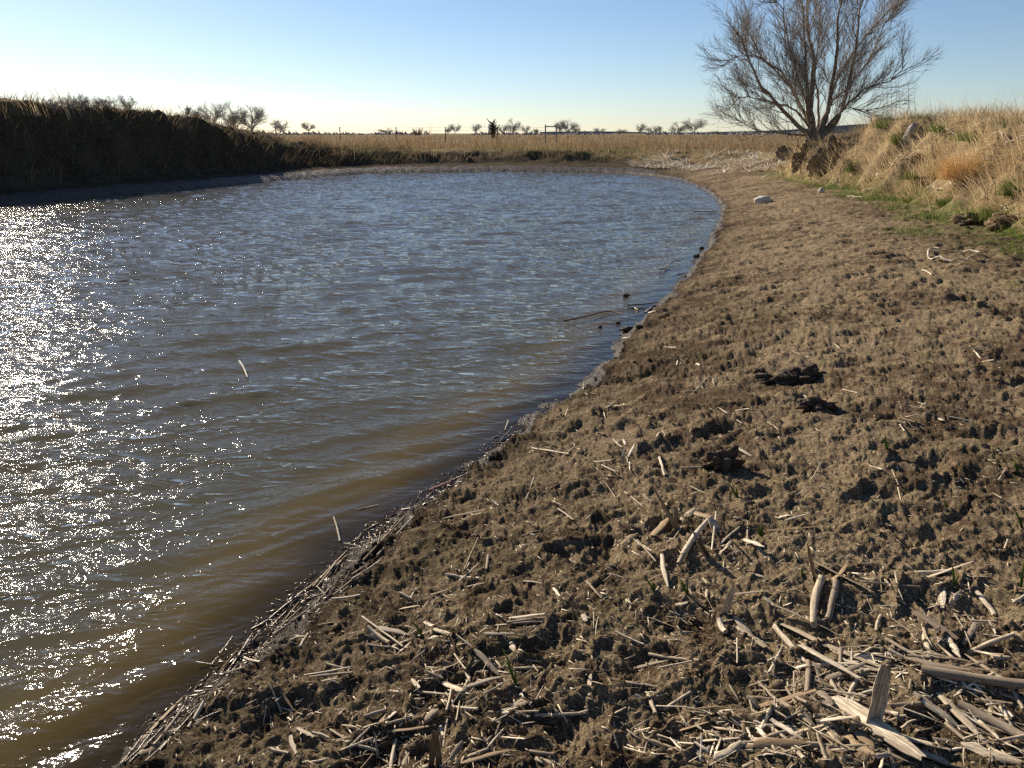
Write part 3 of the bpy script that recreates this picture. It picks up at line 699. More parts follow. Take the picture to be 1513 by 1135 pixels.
# the black dead cedar in the field
def cedar():
    b = at(728, 199, 75); o = empty('dead_cedar', b); rr = random.Random(8)
    P = resample([(0, 0, -.3), (.05, 0, .35), (-.04, 0, .8), (.06, 0, 1.15)], 8); link('trunk', tubes([(P, np.linspace(.22, .05, 8))], 6, 'trunk', M['cedar']), o)
    br = []
    for i in range(22):
        t = rr.uniform(.1, .95); j = int(t * 7); a = rr.uniform(0, 6.28); L = rr.uniform(.3, .75)
        p = P[j]; br.append((np.array([p, p + [math.cos(a) * L * .5, math.sin(a) * L * .5, L * .25], p + [math.cos(a) * L, math.sin(a) * L, L * .75]]), np.array([.09, .06, .015])))
    link('branches', tubes(br, 4, 'branches', M['cedar']), o)
    nb = 500; B = np.stack([rng.normal(0, .22, nb), rng.normal(0, .2, nb), rng.uniform(.0, .85, nb)], 1)
    link('dead_foliage', blades('dead_foliage', B, rng.uniform(.1, .3, nb), np.full(nb, .05), rng.uniform(0, 6.28, nb), rng.uniform(0, 1, nb), rng.uniform(0, .5, nb), blade_material('black_cedar_foliage', (.03, .024, .014), (.06, .045, .028), (.10, .07, .04), .2), 1), o)
    tag(o, 'black ragged dead cedar standing alone in the field', 'dead tree')
cedar()
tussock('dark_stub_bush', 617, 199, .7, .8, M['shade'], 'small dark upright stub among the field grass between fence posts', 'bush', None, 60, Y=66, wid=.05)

# ---------------------------------------------------------------- the field fence
def box(name, sx_, sy_, sz_, mat):
    x, y, z = sx_ / 2, sy_ / 2, sz_; V = [(-x, -y, 0), (x, -y, 0), (x, y, 0), (-x, y, 0), (-x, -y, z), (x, -y, z), (x, y, z), (-x, y, z)]
    return mesh(name, V, np.array([(0, 3, 2, 1), (4, 5, 6, 7), (0, 1, 5, 4), (1, 2, 6, 5), (2, 3, 7, 6), (3, 0, 4, 7)]), mat, False)
def tpost():
    # T-section steel post
    V, Q = [], []
    for (a, b, c, d_) in ((-.045, -.012, .045, .0), (-.012, .0005, .012, .05)):
        o = len(V); V += [(a, b, 0), (c, b, 0), (c, d_, 0), (a, d_, 0), (a, b, 1.45), (c, b, 1.45), (c, d_, 1.45), (a, d_, 1.45)]
        Q += [tuple(o + k for k in f) for f in ((0, 3, 2, 1), (4, 5, 6, 7), (0, 1, 5, 4), (1, 2, 6, 5), (2, 3, 7, 6), (3, 0, 4, 7))]
    return mesh('post', V, np.array(Q), M['steel'], False)
fe = empty('wire_fence', at(600, 205, 75)); tag(fe, 'thin wire fence on dark steel posts across the field', 'fence')
fz = 1.0; FB = fe.location.copy(); pm = tpost(); postx = []
for px in (326, 407, 502, 585, 658, 735, 808, 822):
    x, y, z = at(px, 190, 75); postx.append(x)
    if px < 800: o = link('post', pm, fe); o.location = (x - FB.x, 0, fz - FB.z)
for px in (806, 822):
    x = at(px, 190, 75)[0]; o = link('corner_post', box('corner_post', .12, .12, 1.65, M['wood']), fe); o.location = (x - FB.x, .1, fz - FB.z)
xa, xb = at(806, 190, 75)[0] - FB.x, at(822, 190, 75)[0] - FB.x
link('brace_rail', tubes([(np.array([(xa, .1, fz + 1.5 - FB.z), (xb, .1, fz + 1.5 - FB.z)]), np.array([.05, .05]))], 6, 'brace_rail', M['wood']), fe)
for hz_ in (.45, .8, 1.15, 1.4):
    x0 = at(230, 190, 75)[0] - FB.x
    xs_ = np.linspace(x0, xb, 30); zz = np.array([hz_ + fz - FB.z - .02 * abs(math.sin(i * .9)) for i in range(30)])
    link('wire', tubes([(np.stack([xs_, np.full(30, -.015), zz], 1), np.full(30, .008))], 3, 'wire', M['wire']), fe)

# ---------------------------------------------------------------- stones, clods, dung
def lump_at(name, px, py, wpx, hpx, mat, label, cat, seed, amp=.3, group=None, sub=3, deep=.7, sink=.25):
    p = hit([px], [py + hpx * .35])[0]; dist = float(np.linalg.norm(p - np.array([0, 0, CAM_H]))); u = dist / F
    a = wpx * u / 2; c = hpx * u / 2 * 1.15; me = lump_mesh(name, seed, a, a * deep, c, mat, amp, sub)
    o = link(name, me); o.location = (p[0], p[1] + a * deep * .4, p[2] + c * (1 - sink * 2)); return tag(o, label, cat, group)
lump_at('stone', 1128, 296, 24, 11, M['stone'], 'largest pale stone on the mud before the willow', 'stone', 3, .35)
lump_at('stone', 1214, 282, 8, 8, M['stone'], 'small round white stone at the foot of the bank below the willow', 'stone', 4, .12)
lump_at('stone', 1300, 258, 9, 6, M['stone'], 'small grey stone half buried in the bank face', 'stone', 6, .3)
lump_at('dung_pile', 1068, 682, 46, 34, M['dung'], 'black crumbly dung lump beside the lone reed in the mud centre', 'dung', 11, .75, sub=4, sink=.38)
for (px, py, w_, h_, lb, sd_) in ((1192, 548, 50, 24, 'right half of the dark broken dung crust', 12), (1150, 556, 48, 18, 'left half of the dark broken dung crust', 13), (1205, 600, 46, 14, 'low dark dung pat below the broken crust', 14), (1122, 548, 16, 12, 'small black crumb left of the broken crust', 15)):
    lump_at('dung_pile', px, py, w_, h_, M['dung'], lb, 'dung', sd_, .7, 'dung lumps on the mud', 4, sink=.46)
for i, (px, py, w_, h_, lb) in enumerate(((1160, 232, 26, 26, 'leftmost rounded clay block of the cut bank under the willow'), (1181, 234, 18, 22, 'narrow clay block between its larger neighbours under the willow'), (1226, 228, 40, 38, 'largest grey clay block under the right side of the willow'),
        (1434, 326, 32, 18, 'left crumbled clay block beneath the broad green clump'), (1492, 326, 48, 24, 'right crumbled clay block beneath the broad green clump'))):
    lump_at('clay_block', px, py, w_, h_, M['mud'], lb, 'clay block', 60 + i, .55, 'eroded clay blocks of the bank', 4, .8, .46)
for i, (px, py, w_, h_, lb) in enumerate(((927, 489, 17, 7, 'largest dark clod awash at the water edge'), (944, 486, 8, 5, 'small dark clod right of the largest one awash'), (887, 483, 6, 3, 'tiny clod farthest left of those awash'), (925, 437, 9, 5, 'dark clod awash farther out, above the dead branch'),
        (913, 477, 7, 3, 'flat dark clod between branch and shore'), (1030, 378, 8, 4, 'dark clod in the shallows along the far right shore'), (1037, 367, 6, 4, 'smaller dark clod in the far right shallows'))):
    lump_at('mud_clod', px, py, w_, h_, M['dung'], lb, 'clod', 40 + i, .6, 'clods awash by the shore', 3)

def poly_thing(name, pts, w_px, mat, label, cat, group=None, lift=.4, sides=7, n=16):
    """a bent stem through pixels, laid on the land or the water"""
    q = hit([p[0] for p in pts], [p[1] for p in pts]); dist = np.linalg.norm(q - np.array([0, 0, CAM_H]), axis=1).mean(); r_ = w_px * dist / F / 2
    P = resample(q, n) if len(q) > 2 else np.linspace(q[0], q[1], n)
    P[:, 2] = np.maximum(P[:, 2], np.maximum(land(P[:, 0], P[:, 1]), 0)) + r_ * lift + (.035 if n == 40 else .07 if 'cane' in name else .022 if 'dead_branch' in name else 0)
    c = P.mean(0); o = link(name, tubes([(P - c, r_ * (1 - .35 * np.linspace(0, 1, n)))], sides, name, mat)); o.location = c; return tag(o, label, cat, group)
poly_thing('white_feather', [(354, 536), (360, 545), (366, 560)], 3.0, M['stone'], 'small white feather floating on the open water left of centre', 'feather', lift=1.5)
for i, (px, py, w_, h_, lb) in enumerate(((1352, 262, .5, .3, 'dull green tuft in the bank hollow below the grey stump'), (1308, 186, .6, .3, 'green tuft on the crest left of the grey stump'), (1395, 192, .9, .3, 'green grass tuft on the crest right of the grey stump'), (1440, 205, .9, .3, 'wide green tuft under the crest near the right edge'),
        (1345, 296, .5, .2, 'green patch of grass at the bank foot below the seeded mound'), (1400, 300, .5, .2, 'green clump at the bank foot under the golden-orange tuft'), (1290, 268, .35, .2, 'small green clump right of the halfway tussock'), (1500, 285, .5, .35, 'tall green clump against the right picture edge'))):
    tussock('green_tussock', px, py, w_, h_, M['green'], lb, 'grass tussock', 'green tussocks on the right bank', 380, wid=.009)
def C(ox, oy, s, L): return [(ox + a / s, oy + b / s) for a, b in L]
W6 = (800, 280, 3.7825); W7 = (1113, 280, 3.7825)
poly_thing('dead_branch', C(*W6, [(130, 748), (240, 725), (350, 695), (400, 697), (450, 710)]), 3, M['reedd'], 'long dark bent branch lying in the shallow water', 'branch')
poly_thing('dead_branch', C(*W6, [(660, 455), (690, 452), (735, 412), (780, 410)]), 2, M['reedg'], 'small crooked pale branch in the water farther along the shore', 'branch')
poly_thing('dead_branch', C(*W6, [(760, 487), (815, 480)]), 2, M['reedd'], 'short dark stick at the waterline below the crooked pale branch', 'branch')
poly_thing('dead_branch', C(*W6, [(480, 660), (560, 655), (650, 652)]), 3, M['reedd'], 'dark stick under the pale snag at the waterline', 'branch')
poly_thing('dead_branch', C(*W6, [(850, 130), (980, 130)]), 1.5, M['reedd'], 'thin straight stick off the far right shore', 'branch')
for L, lb in (([(515, 660), (540, 675)], 'left prong of the pale snag at the waterline'), ([(580, 690), (610, 665), (640, 650)], 'pale arched reed of the waterline snag'), ([(600, 700), (640, 690)], 'lowest pale reed of the waterline snag'), ([(455, 838), (500, 825)], 'pale reed just below the largest clod awash')):
    poly_thing('snagged_reed', C(*W6, L), 2.5, M['reed'], lb, 'reed', 'pale reeds snagged at the waterline')
poly_thing('curved_stalk', C(*W7, [(1035, 357), (988, 355), (973, 375), (985, 395), (1050, 405), (1110, 410), (1180, 412), (1240, 395), (1252, 376), (1170, 362)]), 2.6, M['reed'], 'long pale looped stalk lying on the mud before the bank', 'dry stalk', n=40)
poly_thing('curved_stalk', C(*W7, [(940, 357), (1035, 351)]), 2, M['reed'], 'short pale stalk touching the left end of the looped stalk', 'dry stalk')
poly_thing('curved_stalk', C(*W7, [(945, 440), (968, 465), (995, 495)]), 2.2, M['reed'], 'straight white stalk below the looped stalk', 'dry stalk')
poly_thing('root_strand', C(750, 800, 3.3875, [(80, 540), (200, 515), (330, 495), (450, 488), (560, 487)]), 2.2, M['dung'], 'long thin dark root strand across the foreground mud', 'root')
poly_thing('root_strand', C(750, 800, 3.3875, [(370, 668), (440, 670), (520, 650), (600, 605), (650, 590)]), 1.6, M['reedb'], 'thin brown curved root strand below the dark one', 'root')
poly_thing('root_strand', C(750, 500, 3.44, [(50, 890), (130, 820), (240, 765), (400, 715), (600, 712)]), 2.6, M['reedb'], 'brown root ridge running across the middle mud toward the shore', 'root', lift=.1)
W5 = (1130, 110, 3.95)
for L, w_, lb in (([(700, 600), (830, 500), (960, 405), (1120, 385)], 2.6, 'longest pale cane arched over the middle of the bank'),
                  ([(760, 560), (900, 455), (1000, 385)], 2.4, 'second cane running just under the longest one'),
                  ([(1280, 430), (1400, 430), (1513, 380)], 2.6, 'pale bent cane high on the bank at right'),
                  ([(1345, 790), (1380, 810), (1410, 818)], 2, 'pale forked twig on the crumbled soil at right'),
                  ([(600, 700), (700, 690)], 2, 'short cane lying at the bank foot'),
                  ([(930, 695), (1090, 695)], 2, 'straight reddish cane at the bank foot, right'),
                  ([(480, 740), (560, 748)], 2.4, 'pale stick at the bank foot, left'),
                  ([(720, 540), (745, 560), (700, 600), (690, 615)], 2.2, 'twisted pale root on the bank face')):
    poly_thing('fallen_cane', C(*W5, L), w_ * .62, M['reed'], lb, 'cane', 'fallen canes on the right bank', lift=3, sides=5)
# tall canes standing between willow and bank
for i, (px, t_, b_) in enumerate(((1302, 95, 185), (1309, 78, 180), (1313, 70, 178), (1318, 80, 178), (1328, 85, 176), (1336, 100, 176), (1345, 110, 176), (1353, 122, 175))):
    p0 = np.array(at(px + 4, b_ + 6, 20.5)); p1 = np.array(at(px, t_, 20.5)); mid = (p0 + p1) / 2 + [rnd.gauss(0, .04), 0, 0]
    P = resample([p0 - p0, mid - p0, p1 - p0], 8); o = link('standing_cane', tubes([(P, np.linspace(.007, .003, 8))], 4, 'standing_cane', M['reed'])); o.location = p0
    tag(o, ['leftmost', 'second', 'third, tallest', 'fourth', 'fifth', 'sixth', 'seventh', 'rightmost'][i] + ' thin upright cane against the sky, right of the willow', 'cane', 'upright canes beside the willow')
# weathered stump in the bank
def stump():
    p = hit([1341], [204])[0]; V, Q = [], []; n = 14
    for k, (z, s) in enumerate(((-.25, 1.1), (0, 1.0), (.13, .95), (.24, 1.0), (.33, .9), (.37, .55))):
        for i in range(n):
            a = i * 2 * math.pi / n; g = 1 + .16 * math.sin(a * 5 + z * 3) + .08 * math.sin(a * 9); r_ = .105 * s * g; V.append((r_ * math.cos(a), r_ * math.sin(a), z + (.03 * math.sin(a * 4) if k > 3 else 0)))
    for k in range(5):
        for i in range(n): Q.append((k * n + i, k * n + (i + 1) % n, (k + 1) * n + (i + 1) % n, (k + 1) * n + i))
    V.append((0, 0, .34)); T = [(5 * n + i, 5 * n + (i + 1) % n, len(V) - 1) for i in range(n)]
    o = link('wooden_stump', mesh('wooden_stump', V, [np.array(Q), np.array(T)], M['wood'])); o.location = p; o.rotation_euler = (R(25), R(12), 0)
    tag(o, 'grey weathered wooden stump poking out of the bank crest', 'stump')
stump()

# ---------------------------------------------------------------- reed pieces
def sweep(name, path, rad, sect, mat, close=True):
    """sect: polygon (k,2) swept along path (n,3)"""
    P = np.asarray(path, float); n = len(P); T = np.gradient(P, axis=0); T /= np.linalg.norm(T, axis=1, keepdims=True)
    A = np.cross(T, [0, 0, 1.0]); A /= np.linalg.norm(A, axis=1, keepdims=True) + 1e-9; B = np.cross(A, T)
    k = len(sect); V = P[:, None] + rad[:, None, None] * (sect[None, :, 0:1] * A[:, None] + sect[None, :, 1:2] * B[:, None])
    return V.reshape(-1, 3), np.array([(i * k + j, i * k + (j + 1) % k, (i + 1) * k + (j + 1) % k, (i + 1) * k + j) for i in range(n - 1) for j in range(k)])
def piece_mesh(kind, seed):
    """a piece 1 long along X and about 1 thick; scaled when placed. thickness is scaled by 1/20 to look right in object space"""
    rr = random.Random(seed); n = 7; xs_ = np.linspace(-.5, .5, n)
    bend = rr.uniform(-1, 1) * {'T': .9, 'S': 1.6, 'L': 5.0, 'U': 1.5}[kind]
    P = np.stack([xs_, bend * (xs_ ** 2 - .25) * .4, (rr.uniform(-.6, .6) if kind != 'L' else rr.uniform(0, 2.5)) * (.25 - xs_ ** 2)], 1)
    P[1:-1, 1] += [rr.gauss(0, .08) for _ in range(n - 2)]
    if seed % 5 in (1, 3) and kind in 'TS':          # cracked in the middle and bent there
        kk_ = rr.uniform(.15, .6); P[:, 1] += kk_ * (.5 - np.abs(xs_)) * rr.choice((-1, 1)); P[:, 2] += .5 * kk_ * (.5 - np.abs(xs_))
    P[:, 1:] *= .05 * 20
    k = 8
    if kind == 'T':
        an = np.arange(k) * 2 * np.pi / k; sect = np.stack([np.cos(an), np.sin(an) * rr.uniform(.7, 1)], 1) * .5; rad = np.ones(n) * np.linspace(1.05, .9, n); rad[rr.randint(2, 4)] *= 1.12
    elif kind in ('S', 'U'):
        a = np.linspace(-.25, np.pi + .25, 6); o_ = np.stack([np.cos(a), np.sin(a) * .75], 1) * .55; i_ = np.stack([np.cos(a[::-1]), np.sin(a[::-1]) * .75 - .12], 1) * .40; o_[:, 1] *= rr.uniform(.22, .55); i_[:, 1] *= .45; sect = np.concatenate([o_, i_])
        rad = np.ones(n); rad[-1] = rr.uniform(.1, .75); rad[-2] = rr.uniform(.6, 1); rad[0] = rr.uniform(.45, 1); 
    else:
        sect = np.array([(-.5, 0), (0, .10), (.5, 0), (0, -.06)]); rad = np.ones(n) * np.linspace(1, .35, n)
    # local coords: make the frame by hand so that Y,Z keep thickness units
    T = np.tile([1.0, 0, 0], (n, 1)); V = []
    for i in range(n):
        for (a, b) in sect: V.append((P[i, 0], P[i, 1] + a * rad[i], P[i, 2] + b * rad[i]))
    V = np.array(V); kk = len(sect)
    for e, s in ((0, 1), (n - 1, -1)):       # slanting or jagged broken ends
        sl = rr.uniform(-.02, .02)
        for j in range(kk): V[e * kk + j, 0] += sl * (V[e * kk + j, 1] - P[e, 1]) * 2 + (rr.uniform(-.03, .03) if kind != 'T' else rr.uniform(-.008, .008))
    Q = [(i * kk + j, (i + 1) * kk + j, (i + 1) * kk + (j + 1) % kk, i * kk + (j + 1) % kk) for i in range(n - 1) for j in range(kk)]
    T3 = []; V = V.tolist()
    for e in (0, n - 1):
        o0 = len(V); inn = .62 if kind == 'T' else 1.0      # own vertices for the broken end: a sharp rim, a hollow core
        for j in range(kk): V.append(list(V[e * kk + j]))
        for j in range(kk):
            q = V[e * kk + j]; V.append([q[0], P[e, 1] + (q[1] - P[e, 1]) * inn, P[e, 2] + (q[2] - P[e, 2]) * inn])
        V.append([P[e, 0] + (.06 if e == 0 else -.06) * (kind == 'T'), P[e, 1], P[e, 2]]); c = len(V) - 1
        for j in range(kk):
            j2 = (j + 1) % kk; t = (o0 + kk + j, o0 + kk + j2, c); T3.append(t if e == 0 else t[::-1])
            if kind == 'T':
                for t in ((o0 + j, o0 + j2, o0 + kk + j2), (o0 + j, o0 + kk + j2, o0 + kk + j)): T3.append(t if e == 0 else t[::-1])
    return np.array(V), np.array(Q), np.array(T3)
PM = {}
matkey = dict(p='reed', b='reedb', g='reedg', d='reedd', r='red')
def pm_get(kind, mk, i):
    key = (kind, mk, i)
    if key not in PM:
        V, Q, T = piece_mesh(kind, hash_kind(kind) * 50 + i); PM[key] = mesh(NAMES[kind], V, [Q, T], M[matkey[mk]], kind == 'T' and True)
    return PM[key]
def hash_kind(k): return 'TSLU'.index(k) + 1
NAMES = dict(T='reed_stalk', S='split_reed', L='reed_leaf', U='reed_stub')

R1 = (1113, 800, 3.3875); R2 = (750, 800, 3.3875); R3 = (400, 800, 3.3875); R4 = (150, 800, 3.3875); R5 = (1113, 500, 3.44); R6 = (750, 500, 3.44); R7 = (450, 550, 3.44)
PIECES = {
'R1': """340 215 300 430 45 T p;410 230 370 400 40 T g;310 215 270 10 28 U b;395 225 465 140 25 S b;320 130 600 290 40 S g;670 155 1000 150 25 T p;870 180 1095 120 26 S p;540 245 830 238 12 T p;545 130 590 133 12 T p;
940 200 950 310 32 S p;1120 245 1215 335 28 T p;990 300 1045 245 22 S p;110 400 265 590 36 T p;90 345 430 470 18 L p;150 395 640 640 34 S p;240 530 520 715 38 S p;275 590 262 790 34 T g;310 600 345 740 30 S g;440 540 430 780 20 T g;
370 695 550 630 26 S g;520 560 740 605 38 S g;580 940 665 625 72 U p;760 600 1075 690 30 S g;840 680 1355 765 64 T g;800 810 1060 940 34 S p;930 765 1160 1005 38 S p;1030 830 1355 990 54 T g;405 810 830 1135 72 S p;450 990 590 1115 40 S b;505 975 640 1100 36 S b;
340 930 500 960 40 S p;20 1030 185 960 28 T p;0 1080 260 1050 46 S b;30 790 300 800 28 S b;130 610 240 605 18 S b;520 690 460 810 22 T p;710 380 830 500 26 S g;805 380 1020 490 32 S g;850 440 890 630 22 S p;970 480 1035 580 28 S p;
1110 420 1055 490 24 S g;1085 515 1300 500 25 T p;1290 480 1355 520 42 S b;1190 600 1280 590 25 T p;1010 350 1100 560 12 L p;640 370 620 430 20 T p;220 1045 450 1050 28 T p;640 970 980 1050 42 S p;740 870 950 920 25 S p;1060 1040 1330 1135 46 S p;
830 1050 1000 1130 38 S g;1130 940 1355 1110 16 L p;880 820 1060 1000 14 L p;1060 1000 1055 1135 12 L p;390 980 430 1040 32 S p;680 845 830 850 22 T g;785 720 770 800 14 T g;210 800 260 870 20 T g;320 780 390 850 36 S g;
480 160 520 200 14 S p;530 190 600 225 12 S p;1040 380 1120 400 22 S g;1100 365 1220 372 16 T p;1000 340 1120 330 18 S g;700 200 745 310 10 L p;1090 200 1180 210 14 S g;660 960 800 1040 30 S b;900 1000 1020 1010 22 S g;1140 780 1200 840 18 S p;
1300 320 1355 310 20 T p;240 870 330 960 18 S g;1180 420 1210 475 12 T p;540 900 470 1000 30 S b;740 960 830 900 18 L p;560 1020 700 1000 24 S g;960 930 1060 1010 20 T p""",
'R2': """855 135 930 0 32 T p;1000 80 960 0 46 U b;1065 90 1120 20 22 S p;1180 30 1275 100 22 S p;765 80 800 240 20 S p;645 40 740 125 12 T p;1070 360 1130 210 36 U p;1060 400 1090 460 36 T p;1140 380 1240 480 36 S g;1150 420 1290 530 38 S g;
700 380 855 410 16 S p;790 390 1040 350 18 L b;1000 235 995 295 18 T p;710 540 955 600 18 T p;640 590 800 605 20 S g;760 635 920 620 12 T p;540 470 680 525 11 T p;410 690 405 795 22 S p;420 755 475 785 20 S p;590 745 745 730 16 S p;
0 880 390 845 21 T p;345 505 395 555 10 T p;430 390 430 475 9 L p;455 395 440 500 9 L p;400 225 470 295 22 S p;230 240 260 280 15 S p;705 770 740 880 24 T p;780 830 915 790 20 T p;700 830 950 870 17 L p;950 870 1110 930 11 L b;
690 980 850 1015 25 T p;690 1070 800 1130 42 S g;1040 990 1200 985 24 S b;970 1030 1150 1050 24 S p;1160 1070 1355 990 28 T p;1030 1130 1160 1070 32 S p;1175 980 1180 920 22 S b;1200 770 1260 800 28 S p;1110 720 1160 800 15 S p;
1145 520 1148 620 12 T p;0 400 180 410 15 S p;0 430 185 405 20 T g;20 440 180 425 14 T g;380 385 395 415 26 S p;20 520 40 565 20 S p;30 635 170 630 15 T p;30 830 90 820 24 S g;110 1080 230 1090 24 T g;140 1110 260 1130 28 S p;
1100 280 1300 270 24 S g;450 155 590 180 18 S g;80 205 170 230 11 T p;300 95 320 110 16 S p;840 320 900 322 16 S g;840 440 930 425 14 S g;810 500 900 505 12 L p;900 870 1000 900 14 S g;860 940 1000 960 26 S b;600 930 660 980 20 S g;
1060 850 1130 870 14 S p;1210 1000 1250 1080 22 S p;1300 620 1355 590 12 L b;1180 1080 1355 1070 24 S b;940 1070 980 1120 24 S g;1240 180 1300 200 12 S p;1280 320 1355 350 20 S p""",
'R3': """970 165 1040 20 12 T b;875 175 950 175 15 T p;950 175 1045 195 15 T p;985 222 1070 225 12 T p;1090 85 1080 150 20 T g;940 205 1040 130 12 S g;645 270 705 288 15 T p;700 280 725 240 10 T p;640 320 745 330 12 S p;765 330 805 250 14 S b;
800 270 900 235 13 S g;240 425 370 408 16 S b;310 300 450 298 14 T p;130 520 200 475 16 S p;150 545 190 495 18 T p;460 400 660 520 14 T p;490 460 590 505 28 T p;550 440 690 470 30 S g;490 525 600 515 14 T p;600 510 700 490 13 S p;
770 410 850 470 20 S p;800 440 900 440 17 S p;870 470 930 515 17 S p;930 515 1050 580 11 T p;170 668 400 662 12 T p;200 690 410 675 17 T g;260 703 335 697 16 T p;280 625 395 635 17 T p;295 725 345 730 12 T p;815 605 870 612 17 S p;
905 585 840 690 15 T p;920 585 975 670 12 T p;775 680 860 690 17 T p;590 740 890 770 17 T p;705 710 745 750 17 S p;800 670 950 620 18 S g;860 690 990 790 32 S p;970 760 1170 680 32 S g;980 835 1160 740 12 T p;820 815 1035 865 21 T p;
905 740 880 880 17 T p;960 700 930 940 11 T p;865 1005 895 850 14 T p;1020 585 1140 670 26 S g;1090 875 1340 868 19 T p;1070 508 1215 505 18 S g;1135 500 1140 450 13 T p;1200 520 1220 565 20 S p;1220 640 1320 632 13 T p;1200 800 1250 785 13 T p;
1220 822 1275 825 22 S g;470 885 580 860 23 T g;355 1055 510 980 15 T p;400 1030 495 945 14 T p;530 940 580 875 18 S b;580 930 700 875 14 T p;590 955 820 910 18 S b;600 1085 625 965 28 T p;650 1110 690 1030 26 S g;590 900 630 875 22 S p;
775 900 840 870 40 S g;850 900 865 960 22 T p;920 1120 1080 1045 22 T p;1080 1045 1165 940 17 T p;960 1120 1220 1040 40 S b;905 1100 960 1020 26 S g;360 900 440 950 25 S g;410 935 530 930 17 S g;140 970 220 1030 20 S g;100 980 130 1090 22 S g;
210 985 290 995 18 T p;440 1025 530 1020 17 T p;30 735 110 800 13 S b;0 750 50 815 15 T p;40 795 150 805 13 T p;160 1125 280 1110 14 T p;0 1065 90 1080 18 T p;700 1130 790 1110 14 T p;800 1110 815 950 30 U b;822 1105 850 970 24 U p;845 1100 835 960 30 U b;730 540 710 490 22 U b;
500 480 540 495 16 S p;640 540 700 500 16 S p;1110 570 1150 640 16 S p;1060 800 1090 830 14 S p;570 620 640 680 14 L g;300 930 380 990 22 S g;330 1020 400 990 20 S b;820 480 880 500 22 S p;780 500 840 510 18 S p;1280 600 1355 603 10 T p""",
'R4': """1060 230 1230 70 16 T b;1030 290 1200 215 12 T d;840 390 1000 260 15 T d;860 480 1000 340 12 T b;870 500 1090 310 12 T g;750 440 840 390 18 S d;630 670 745 480 14 T d;720 620 800 660 13 T p;550 620 655 480 10 T d;600 645 690 560 10 T b;
630 705 730 690 13 T g;560 715 640 700 9 T d;770 600 860 560 10 T d;800 540 870 500 10 T d;200 1000 405 800 20 S b;120 1135 330 960 16 T d;270 1050 420 880 15 T g;330 960 490 850 17 T d;200 1110 300 1050 28 S b;100 1130 210 1010 14 T d;
230 1135 400 960 16 T g;440 950 520 850 22 T p;480 930 600 860 12 T d;500 900 610 800 11 T b;150 1130 330 1000 14 T d;300 1080 400 970 13 T d;170 1090 260 990 12 T d;380 1000 470 880 13 T d;700 560 760 490 10 T d;740 530 800 470 12 T g;
780 560 830 500 10 T b;660 600 700 620 10 S d;850 430 930 350 13 T d;900 420 990 320 12 T b;930 300 1010 280 10 T g;1000 310 1020 300 20 S p;980 270 1050 220 10 T d;1120 200 1200 110 12 T d;1090 280 1180 200 10 T b""",
'R5': """195 80 285 103 9 T p;245 262 290 293 14 S p;455 265 525 298 9 T p;1100 45 1168 120 8 T p;1168 120 1218 135 7 T p;1050 60 1190 58 6 T g;780 375 780 315 14 U p;800 355 870 388 15 S p;845 370 875 335 12 T p;730 440 765 495 9 T p;750 425 820 475 14 S p;
985 398 1110 415 9 T p;940 420 965 435 14 S p;80 440 125 472 8 T p;100 505 400 515 9 L b;400 515 540 497 9 L b;555 630 562 590 9 U p;590 670 650 695 10 T p;700 685 735 760 8 T p;735 760 752 825 7 T p;1220 780 1260 825 8 T p;1225 740 1280 675 8 T b;
1215 640 1230 655 9 T p;855 1045 890 1030 18 S p;1275 1075 1290 1035 12 T p;70 995 330 985 15 S b;130 905 190 915 14 S p;160 930 280 915 11 S p;340 775 375 785 9 T p;460 1050 700 1075 9 L g;290 745 350 615 7 L g;1255 380 1376 375 7 L g;0 1080 50 1135 20 S p;
740 400 830 412 9 T b;870 400 930 402 9 T b;600 610 615 595 8 T p;730 655 748 670 9 T p;410 30 440 45 9 T p;1050 735 1070 742 9 T p""",
'R6': """800 35 855 72 7 T p;865 118 862 135 12 T p;958 125 975 143 12 S p;950 272 1005 215 9 T p;1045 210 1050 240 10 S p;500 360 540 350 11 T p;540 350 600 345 14 S b;490 365 500 385 9 T p;385 268 385 245 8 T p;385 268 405 300 7 T p;288 418 305 378 8 T p;
197 492 268 490 7 T p;452 478 485 497 12 S p;130 560 310 610 13 T p;255 605 340 565 11 T p;230 580 280 560 9 T b;175 545 245 553 15 S g;535 530 580 570 12 S g;590 520 600 560 14 S g;585 635 590 565 13 U p;605 600 610 640 10 T p;610 600 645 565 12 S g;
620 650 620 695 9 T g;770 500 755 540 12 S p;785 490 800 530 10 S g;440 628 525 645 12 T p;480 655 550 710 13 T g;770 625 798 700 17 T p;880 668 1015 655 12 T p;1060 485 1080 510 12 S p;1025 522 1075 515 9 T p;1070 372 1190 435 8 T p;1160 360 1225 395 7 T p;
1160 555 1240 585 17 S p;1330 440 1376 475 7 T p;135 730 95 815 11 T g;500 730 545 820 7 L p;595 775 690 850 9 T p;925 762 1005 790 9 T p;230 828 275 870 9 T p;255 875 330 930 12 T p;220 975 280 970 8 T p;75 1000 150 965 9 T p;
860 960 740 760 28 U b;865 960 850 855 28 U b;735 1015 820 930 38 S b;580 1060 660 1010 34 S b;885 930 950 890 30 S p;950 900 1060 950 36 S b;1075 1000 1030 910 44 U p;1105 990 1085 910 18 U b;885 950 840 1035 10 T p;890 1130 1015 965 36 T p;
1015 1120 940 975 40 U b;1035 1110 1055 930 12 T p;1080 1060 1175 985 14 T p;1200 1090 1140 1030 40 U b;1085 1120 1130 1060 17 S p;1190 1060 1290 1130 20 S p;1220 1045 1220 950 14 T p;660 1075 730 1130 14 T p;690 800 730 840 16 S g;1145 940 1190 930 16 S g""",
